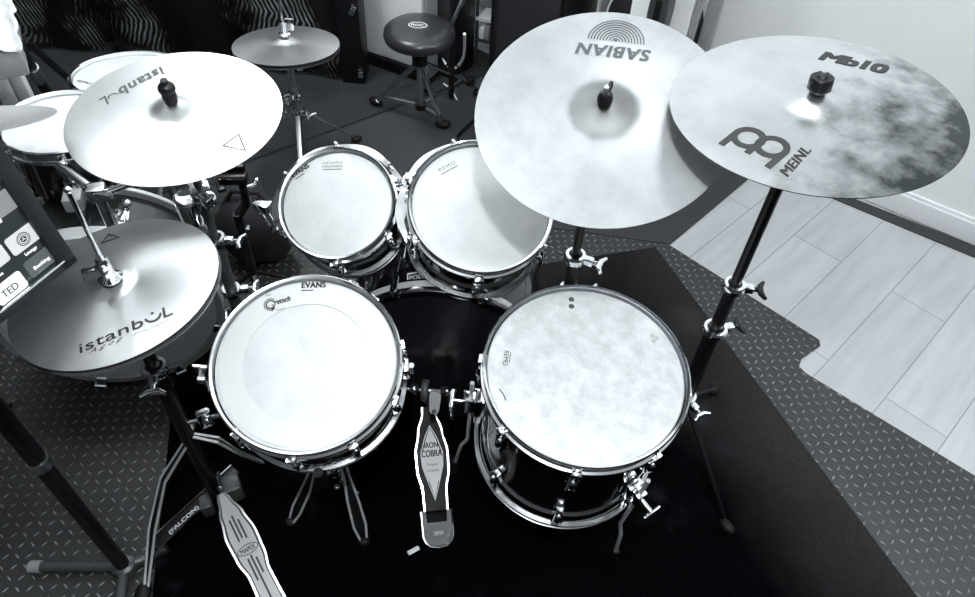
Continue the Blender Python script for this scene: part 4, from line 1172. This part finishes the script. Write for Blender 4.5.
# spare clamp stand and dark bag between the kits
cp = at(240, 225, .40)
cl = Thing('clamp_stand', 'short black stand with clamp head beside the small rack tom', 'stand', (cp.x, cp.y, ZM))
b = MB(); b.cyl((cp.x, cp.y, .03), (cp.x, cp.y, .44), .012); cl.part('tube', b, black_metal, world=True)
pk = at(247, 202, .46); pj = at(233, 178, .55)
b = MB(); b.tube([(cp.x, cp.y, .43), pk, at(243, 186, .53)], [.013, .013, .011], 12); cl.part('neck', b, black_metal, world=True)
b = MB(); b.box(pj, (.075, .03, .03), M.Rotation(.12, 3, 'Z'), .005); b.box(pj + V((-.03, -.02, -.012)), (.02, .05, .012), M.Rotation(.5, 3, 'Z'), .004); b.box(pj + V((0, .015, .02)), (.06, .02, .025), M.Rotation(.12, 3, 'Z'), .004); cl.part('jaw', b, black_metal, world=True)
b = MB(); b.bar(pj + V((-.03, -.017, .008)), pj + V((.034, -.010, .008)), .004, .005); cl.part('jaw_edge', b, chrome, world=True)
b = MB(); pw = at(258, 183, .52); b.cyl(at(246, 187, .53), pw, .005); b.box(pw, (.012, .012, .04), M.Rotation(.4, 3, 'X'), .004); cl.part('wing_bolt', b, chrome, world=True)
b = MB(); p = at(263, 206, .40); b.box(p, (.05, .035, .03), M.Rotation(-.3, 3, 'Z'), .006); b.tube([p, at(272, 219, .36), at(281, 231, .33)], .005, 8); b.tube([at(257, 207, .40), at(267, 222, .36), at(274, 232, .32)], .005, 8); cl.part('rod_clamp', b, chrome, world=True)
tripod(cl, (cp.x, cp.y, 0), .22, [(cp.x + .18 * math.cos(math.radians(k)), cp.y + .18 * math.sin(math.radians(k))) for k in (60, 180, 300)], black_metal, ZM)
bgc = at(243, 262, .12)
bag = Thing('equipment_bag', 'dark soft bag on the floor behind the small rack tom', 'bag', (bgc.x, bgc.y + .14, ZM))
b = MB(); b.ball((0, 0, .13), .13, (1.0, .75, 1.0), seg=24)
for v in b.b.verts:
    v.co.z = max(v.co.z, .002); v.co += V((math.sin(v.co.z * 40) * .006, math.sin(v.co.x * 50) * .006, 0))
bag.part('body', b, dark_cloth)
b = MB(); b.tube([(-.08, 0, .22), (-.04, 0, .285), (.04, 0, .285), (.08, 0, .22)], .009, 10); bag.part('handle', b, dark_cloth)
b = MB(); b.box((.012, -.075, .205), (.016, .003, .014), M.Rotation(-.7, 3, 'X')); bag.part('tag', b, print_white)

# ------------------------------------------------------------------ back of the room
# throne
TC = at(419, 26, .44)
thr = Thing('drum_throne', 'black round drum throne with chrome tripod and oval seat badge', 'stool', (TC.x, TC.y, ZM))
rt = .136
b = MB(); b.lathe([(0, .0), (rt * .6, .0), (rt * .86, -.006), (rt * .97, -.018), (rt, -.034), (rt * .97, -.050), (rt * .86, -.060), (0, -.060)], 64, None, TC); thr.part('seat', b, vinyl, world=True)
b = MB(); stroke(b, [(.034 * math.cos(k * PI / 16), .022 * math.sin(k * PI / 16)) for k in range(32)], .004, zs(.0012), True); put_text(b, 'ROC', (-.024, -.008), (.048, 0), .016, zs(.0012), 0, .03)
for v in b.b.verts: v.co = TC + V((-.005, .005, 0)) + v.co
thr.part('badge', b, print_white, world=True)
b = MB(); b.cyl((TC.x, TC.y, .08), (TC.x, TC.y, .385), .013); thr.part('post', b, steel, world=True)
b = MB(); b.lathe([(.013, 0), (.030, 0), (.030, .03), (.022, .04), (.013, .04)], 20, None, (TC.x, TC.y, .285), True); thr.part('leg_hub', b, black_metal, world=True); b = MB(); b.lathe([(.013, 0), (.024, 0), (.024, .025), (.013, .025)], 20, None, (TC.x, TC.y, .085), True); thr.part('brace_hub', b, black_metal, world=True)
for x, y in ((376, 103), (443, 126), (470, 82)):
    f = at(x, y, ZM + .01); top = V((TC.x, TC.y, .30)); dv = f - top; sd = V((-dv.y, dv.x, 0)).normalized(); b = MB()
    for q in (-.010, .010): b.bar(top + sd * q + dv * .05, f.lerp(top, .08) + sd * q, .007, .014, (0, 0, 1), .002)
    leg = thr.part('leg', b, chrome if x > 400 else steel, world=True)
    b = MB()
    lo = V((TC.x, TC.y, .10)); b.bar(lo, f.lerp(top, .16), .014, .006, (0, 0, 1), .001); thr.part('brace', b, steel, leg, world=True)
    b = MB(); b.ball(f + V((0, 0, .010)), .026, (1.3, .8, .7), frame((0, 0, 1), V((dv.x, dv.y, 0)))); thr.part('rubber_foot', b, rubber, leg, world=True)

# white cabinet
wc = at(364, 66, .0); cdir = V((.90, -.43, 0)).normalized(); cn = V((-cdir.y, cdir.x, 0))
wcb = Thing('white_cabinet', 'white upright cabinet with dark plinth standing behind the throne', 'cabinet', wc, M((cdir, cn, V((0, 0, 1)))).transposed())
b = MB(); b.box((.15, .17, .62), (.31, .30, 1.12), None, .018); wcb.part('body', b, plastic_white)
b = MB(); b.box((.15, .175, .033), (.33, .32, .056), None, .006); wcb.part('plinth', b, black_metal)
b = MB(); b.box((.32, .18, .60), (.020, .30, 1.16), None, .004); wcb.part('side_panel', b, plastic_grey)
# things left of the cabinet
gx = at(352, 50, .2)
gb = Thing('gear_rack', 'small dark equipment rack with silver knobs between curtain and white cabinet', 'rack', (gx.x - .02, gx.y + .12, ZM))
b = MB(); b.box((0, 0, .35), (.10, .12, .70), None, .006); gb.part('body', b, black_metal)
for k, z in enumerate((.05, .34, .46, .58)):
    b = MB(); b.box((.035 - .01 * (k % 2), -.066, z), (.022, .014, .03 + .01 * (k % 3)), M.Rotation(.4 * k, 3, 'Y'), .003); gb.part('knob', b, chrome)

# black speaker cabinet, mid background, standing against the diagonal wall
ac = V((.28, 3.02, 0)); 
wdir = -wd
wrot = M((wdir, V((-wdir.y, wdir.x, 0)), V((0, 0, 1)))).transposed()
amp = Thing('speaker_cabinet', 'tall black speaker cabinet against the wall behind the satin cymbal', 'speaker', (.165, 2.905, ZM), wrot)
b = MB(); b.box((0, 0, .60), (.33, .30, 1.18), None, .012); amp.part('body', b, black_metal)
b = MB(); b.box((0, -.154, .60), (.29, .012, 1.08), None, .004); amp.part('grille', b, dark_cloth)
for sx in (-1, 1):
    for z in (.03, 1.16):
        b = MB(); b.box((sx * .148, -.138, z), (.05, .05, .05), None, .012); amp.part('corner_cap', b, dark_grey)
g2 = at(449, 80, ZM)
am2 = Thing('guitar_amplifier', 'black amplifier box behind the throne, left of the low white shelf', 'amplifier', (g2.x, g2.y + .10, ZM), wrot)
b = MB(); b.box((0, 0, .39), (.15, .16, .76), None, .012); am2.part('body', b, black_metal)
b = MB(); b.box((0, -.083, .34), (.12, .008, .60), None, .003); am2.part('grille', b, dark_cloth)
b = MB(); b.tube([(-.05, 0, .765), (-.035, 0, .80), (.035, 0, .80), (.05, 0, .765)], .008, 8); am2.part('handle', b, rubber)
# small white rack beside it
rk = at(494, 63, .0)
rkt = Thing('wire_shelf', 'small white metal shelf with stored boxes behind the throne', 'shelf', (rk.x, rk.y, ZM), M.Rotation(-.35, 3, 'Z'))
for z in (.12, .22, .33):
    b = MB(); b.box((0, 0, z), (.15, .12, .006), None, .002); b.box((0, -.06, z + .004), (.15, .005, .014)); rkt.part('shelf_board', b, plastic_white if z > .2 else dark_grey)
for sx in (-1, 1):
    b = MB(); b.box((sx * .072, -.054, .18), (.013, .012, .36), None, .002); rkt.part('upright', b, plastic_white if sx > 0 else dark_grey)
m_box = rkt.m
for k, (x, w, h, mt) in enumerate(((-.05, .022, .06, plastic_white), (-.022, .018, .07, plastic_grey), (.0, .016, .065, plastic_white), (.035, .03, .05, dark_grey))):
    t_ = ('first pale box from the left on the low white shelf', 'grey box between the two pale ones on the low white shelf', 'second pale box, right of the grey one on the low shelf', 'dark box at the right end of the low white shelf')[k]
    b = MB(); b.box((0, 0, h / 2), (w, .09, h), None, .002); b.box((0, -.046, h * .6), (w * .7, .001, h * .2))
    o_ = b.finish('storage_box', mt); o_.matrix_world = m_box @ M.Translation((x, -.01, .1245)); tag(o_, t_, 'box', 'boxes on the low white shelf')
# leaning chrome pole and boom
pl0, pl1 = at(444, 40, .30), at(463, 0, .62)
ex = (pl1 - pl0)
bs = Thing('boom_stand', 'thin chrome boom pole slanting up from a black post beside the throne', 'stand', (pl0.x + .03, pl0.y + .03, ZM))
b = MB(); b.tube([pl0 + V((.0, 0, 0)), pl0 + ex * 1.6], .007, 10); bs.part('boom', b, chrome, world=True)
b = MB(); b.cyl((pl0.x + .03, pl0.y + .03, .02), (pl0.x + .03, pl0.y + .03, .37), .012); bs.part('post', b, black_metal, world=True)
b = MB(); b.box((pl0.x + .018, pl0.y + .016, .335), (.04, .04, .05), None, .008); bs.part('swivel', b, black_metal, world=True)
tripod(bs, (pl0.x + .03, pl0.y + .03, 0), .20, [(pl0.x + .03 + .13 * math.cos(math.radians(k)), pl0.y + .03 + .13 * math.sin(math.radians(k))) for k in (20, 90, 160)], black_metal, ZM, .010)
# white looped cable
b = MB(); pts = [at(443, 58, .10), at(446, 64, .08), at(452, 69, .06), at(458, 66, .10), at(463, 58, .18), at(464.5, 46, .28), at(464.5, 34, .38)]
def catmull(P, n=6):
    out = []
    for i in range(len(P) - 1):
        a, b_, c, d = P[max(i - 1, 0)], P[i], P[i + 1], P[min(i + 2, len(P) - 1)]
        for k in range(n):
            t_ = k / n; out.append(.5 * ((2 * b_) + (c - a) * t_ + (2 * a - 5 * b_ + 4 * c - d) * t_ ** 2 + (3 * b_ - a - 3 * c + d) * t_ ** 3))
    return out + [P[-1]]
b.tube(catmull(pts), .006, 8); tag(b.finish('cable', plastic_white), 'white cable hanging in a loop beside the throne', 'cable')
b = MB(); b.tube(catmull([at(444, 84, .012), at(451, 90, .03), at(457, 100, .012)]), .004, 8); tag(b.finish('cable', plastic_white), 'short pale cable on the carpet right of the throne', 'cable')
# black stand leg beside the cymbal
b = MB(); b.bar(at(457, 137, .03), at(486, 108, .16), .016, .012, bev=.003)
lst3 = Thing('music_stand', 'black stand with one slanting leg showing left of the satin cymbal', 'stand', at(490, 110, .0))
lst3.part('leg', b, black_metal, world=True)
q = at(486, 108, .16); b = MB(); b.cyl((q.x + .01, q.y, .06), (q.x + .01, q.y, .62), .010); lst3.part('post', b, black_metal, world=True)
for dx, dy in ((.18, .06), (.02, .2)):
    b = MB(); b.bar((q.x + .01, q.y, .16), (q.x + .01 + dx, q.y + dy, .018), .016, .012); lst3.part('leg', b, black_metal, world=True)

# white boards leaning against the wall behind the big cymbals
def wall_pt(px):      # a point on the wall line under image column px
    d = ray(px, 40); n2 = wn; t_ = (w0 - CAM).dot(n2) / d.dot(n2); return CAM + d * t_
brd = [(657, .085, 'pale board leaning left of the narrow dark case, behind the satin cymbal'), (692, .10, 'pale board leaning right of the narrow dark case, between two cymbals')]
for k, (pxx, w, lab) in enumerate(brd):
    g = wall_pt(pxx); g.z = 0; g = g + wn * .24
    r_ = M((wdir, V((-wdir.y, wdir.x, 0)), V((0, 0, 1)))).transposed() @ M.Rotation(-.06, 3, 'X')
    t_ = Thing('leaning_board', lab, 'board', g + V((0, 0, ZM)), r_, 'pale boards against the wall')
    poly = [(-w / 2, .01), (w / 2, .01), (w / 2 + .004, .30), (w / 2 - .006, .6), (w / 2 + .002, 1.0), (-w / 2, 1.0), (-w / 2 - .004, .55), (-w / 2 + .006, .3)]
    b = MB(); b.prism([(x, z) for x, z in poly], -.012, .012, M(((1, 0, 0), (0, 0, 1), (0, 1, 0))).transposed()); t_.part('panel', b, plastic_white)
    b = MB(); b.box((w / 2 + .012, .004, .5), (.020, .018, .98)); t_.part('edge', b, plastic_grey if k else dark_grey)
g = wall_pt(679); g.z = 0; g = g + wn * .27
bt2 = Thing('guitar_case', 'narrow dark case with rounded end standing between the pale boards', 'case', g + V((0, 0, ZM)), wrot)
b = MB(); prof = [(.62 * x_, z_) for x_, z_ in [(-.02, .0), (.02, .0), (.022, .25), (.03, .36), (.055, .46), (.06, .56), (.05, .7), (.05, 1.0), (-.05, 1.0), (-.05, .7), (-.06, .56), (-.055, .46), (-.03, .36), (-.022, .25)]]
b.prism(prof, -.03, .03, M(((1, 0, 0), (0, 0, 1), (0, 1, 0))).transposed()); bt2.part('body', b, dark_grey)
b = MB(); b.box((0, -.033, .55), (.022, .006, .12), None, .002); bt2.part('handle', b, rubber)
g = wall_pt(711); g.z = 0; g = g + wn * .07
b = MB(); b.box((0, 0, .5), (.05, .03, 1.0), None, .006)
o_ = b.finish('grey_plank', plastic_grey); mm = wrot.to_4x4(); mm.translation = g + V((0, 0, ZM)); o_.matrix_world = mm; tag(o_, 'grey plank standing on end against the wall, rightmost of the leaning pieces', 'plank')
# round black case with pale piping
g = wall_pt(658); g.z = 0; g = g + wn * .10
rc_ = Thing('drum_case', 'round black drum case with pale piping standing behind the satin cymbal', 'case', g + V((0, 0, ZM)), wrot)
lc_ = V((0, 0, .42)); fr_ = frame((0, -1, 0), (1, 0, 0))
b = MB(); b.lathe([(0, .07), (.165, .07), (.185, .058), (.185, -.058), (.165, -.07), (0, -.07)], 64, fr_, lc_); rc_.part('body', b, dark_cloth)
for z in (.066, -.066):
    b = MB(); b.lathe([(.172 + .006 * math.cos(a * PI / 4), z + .006 * math.sin(a * PI / 4)) for a in range(8)], 64, fr_, lc_, True); rc_.part('piping', b, plastic_white)
b = MB(); b.box((0, 0, .115), (.30, .14, .23), None, .006)
fc = Thing('storage_crate', 'black crate on the floor carrying the round black drum case', 'crate', g + V((0, 0, ZM)), wrot)
fc.part('body', b, black_metal)
b = MB(); b.box((0, -.073, .17), (.09, .005, .025), None, .002); fc.part('handle', b, rubber)
# grey panel left of it
g = wall_pt(614); g.z = 0; g = g + wn * .05
b = MB(); b.box((0, 0, .6), (.11, .05, 1.2), None, .008)
gp_ = Thing('grey_case', 'upright grey case with pale edge strips behind the satin cymbal', 'case', g + V((0, 0, ZM)), wrot)
gp_.part('body', b, plastic_grey)
b = MB(); b.box((-.0625, -.01, .6), (.013, .05, 1.2)); gp_.part('edge_strip', b, plastic_white); b = MB(); b.box((.0625, -.01, .6), (.013, .05, 1.2)); gp_.part('edge_strip', b, plastic_white)

# ------------------------------------------------------------------ top left: cloth on a keyboard stand
kz = .85
kc = at(-6, 40, kz)
ks = Thing('keyboard_stand', 'black folding keyboard stand with steel collar at top left', 'stand', (kc.x, kc.y, ZM))
pA, pB = at(16, 42, .72), at(54, 104, .36)
ed = (pB - pA)
b = MB(); b.tube([pA, pA + ed * 1.75], .0155, 16); ks.part('leg', b, black_metal, world=True)
b = MB(); m0 = pA.lerp(pB, .46); b.tube([m0 - ed * .10, m0 + ed * .10], .0185, 20); ks.part('collar', b, steel, world=True)
pA, pB = at(24, 40, .66), at(54, 66, .45); ed = pB - pA
b = MB(); b.tube([pA, pA + ed * 1.7], .012, 14); ks.part('leg', b, black_metal, world=True)
q00, q10, q01, q11 = at(-70, 66, .745), at(23, 49, .745), at(-78, -40, .745), at(16, -14, .745)
kx = (q10 - q00).normalized(); kyy = V((-kx.y, kx.x, 0)); krot = M((kx, kyy, V((0, 0, 1)))).transposed()
kb = Thing('keyboard_case', 'pale grey flat case under the white cloth at top left', 'case', q00.lerp(q10, .5) + kyy * .15 - V((0, 0, .08)), krot)
b = MB(); b.box((0, 0, .038), ((q10 - q00).length - .02, .28, .076), None, .008); kb.part('body', b, plastic_grey)
cloth = MB(); n = 26; vs = []
for side in (0, 1):
    for j in range(n + 1):
        for i in range(n + 1):
            u, v_ = i / n, j / n
            p = q00.lerp(q10, u).lerp(q01.lerp(q11, u), v_)
            z = .006 * math.sin(u * 19 + v_ * 5) + .005 * math.sin(v_ * 23 - u * 6) + .012
            z += .05 * v_ * abs(math.sin(3 * u + 1)) - .012 * max(0, .12 - v_) / .12
            vs.append(p + V((.004 * math.sin(v_ * 31), .004 * math.sin(u * 37), z - (.004 if side else 0))))
fs = []; stn = (n + 1) ** 2
for side in (0, 1):
    for j in range(n):
        for i in range(n):
            a = side * stn + j * (n + 1) + i; fs.append((a, a + 1, a + n + 2, a + n + 1))
for i in range(n):
    for a, b_ in ((i, i + 1), (n * (n + 1) + i, n * (n + 1) + i + 1), (i * (n + 1), (i + 1) * (n + 1)), (i * (n + 1) + n, (i + 1) * (n + 1) + n)):
        fs.append((a, b_, stn + b_, stn + a))
cloth.faces(vs, fs)
tag(cloth.finish('white_cloth', new_mat('white_cloth', (.66, .68, .69), .9), angle=70), 'crumpled white cloth lying on the case at the top left corner', 'cloth')
# white panels behind that stand
for k, (x0, x1) in enumerate(((8, 26), (27, 41))):
    p0, p1 = at(x0, 112, .12), at(x1, 112, .12); b = MB(); L_ = (p1 - p0).length
    b.box((0, 0, .25), (L_ * .9, .03, .5), None, .004)
    o_ = b.finish('partition_board', plastic_white); mm = M.Rotation(math.atan2((p1 - p0).y, (p1 - p0).x), 4, 'Z'); mm.translation = (p0 + p1) / 2 * V((1, 1, 0)).length / V((1, 1, 0)).length
    mm.translation = V(((p0.x + p1.x) / 2, (p0.y + p1.y) / 2, ZM)); o_.matrix_world = mm
    tag(o_, ('left of two white boards standing behind the cymbal at the left edge', 'right of two white boards standing behind the cymbal at the left edge')[k], 'board', 'white boards at the left edge')

# ------------------------------------------------------------------ light
def point(loc, e, r, col=(.95, .985, 1.0)):
    l = bpy.data.lights.new('ceiling_or_fill_lamp', 'POINT'); l.energy = e; l.shadow_soft_size = r; l.color = col
    o = bpy.data.objects.new('ceiling_or_fill_lamp', l); o.location = loc; COL.objects.link(o); return o
point((0.0, .02, 2.42), 62, .045)
point((.35, 1.50, 2.45), 11, .10)
point((-1.15, 1.75, 2.40), 15, .12)  # added fill for the back left, no fixture seen there
point((-.90, 2.45, 1.95), 38, .10)  # added fill below ceiling height by the curtain, brightens cabinet and back
point((2.0, .9, 2.45), 38, .12)  # added fill to brighten the white right wall, source unseen
w = bpy.data.worlds.new('world'); S.world = w; w.use_nodes = True
w.node_tree.nodes['Background'].inputs[0].default_value = (.5, .52, .55, 1); w.node_tree.nodes['Background'].inputs[1].default_value = .05
S.view_settings.view_transform = 'Standard'
S.view_settings.look = 'None'
S.view_settings.exposure = 0.52
S.view_settings.gamma = 1.0
S.view_settings.use_curve_mapping = False
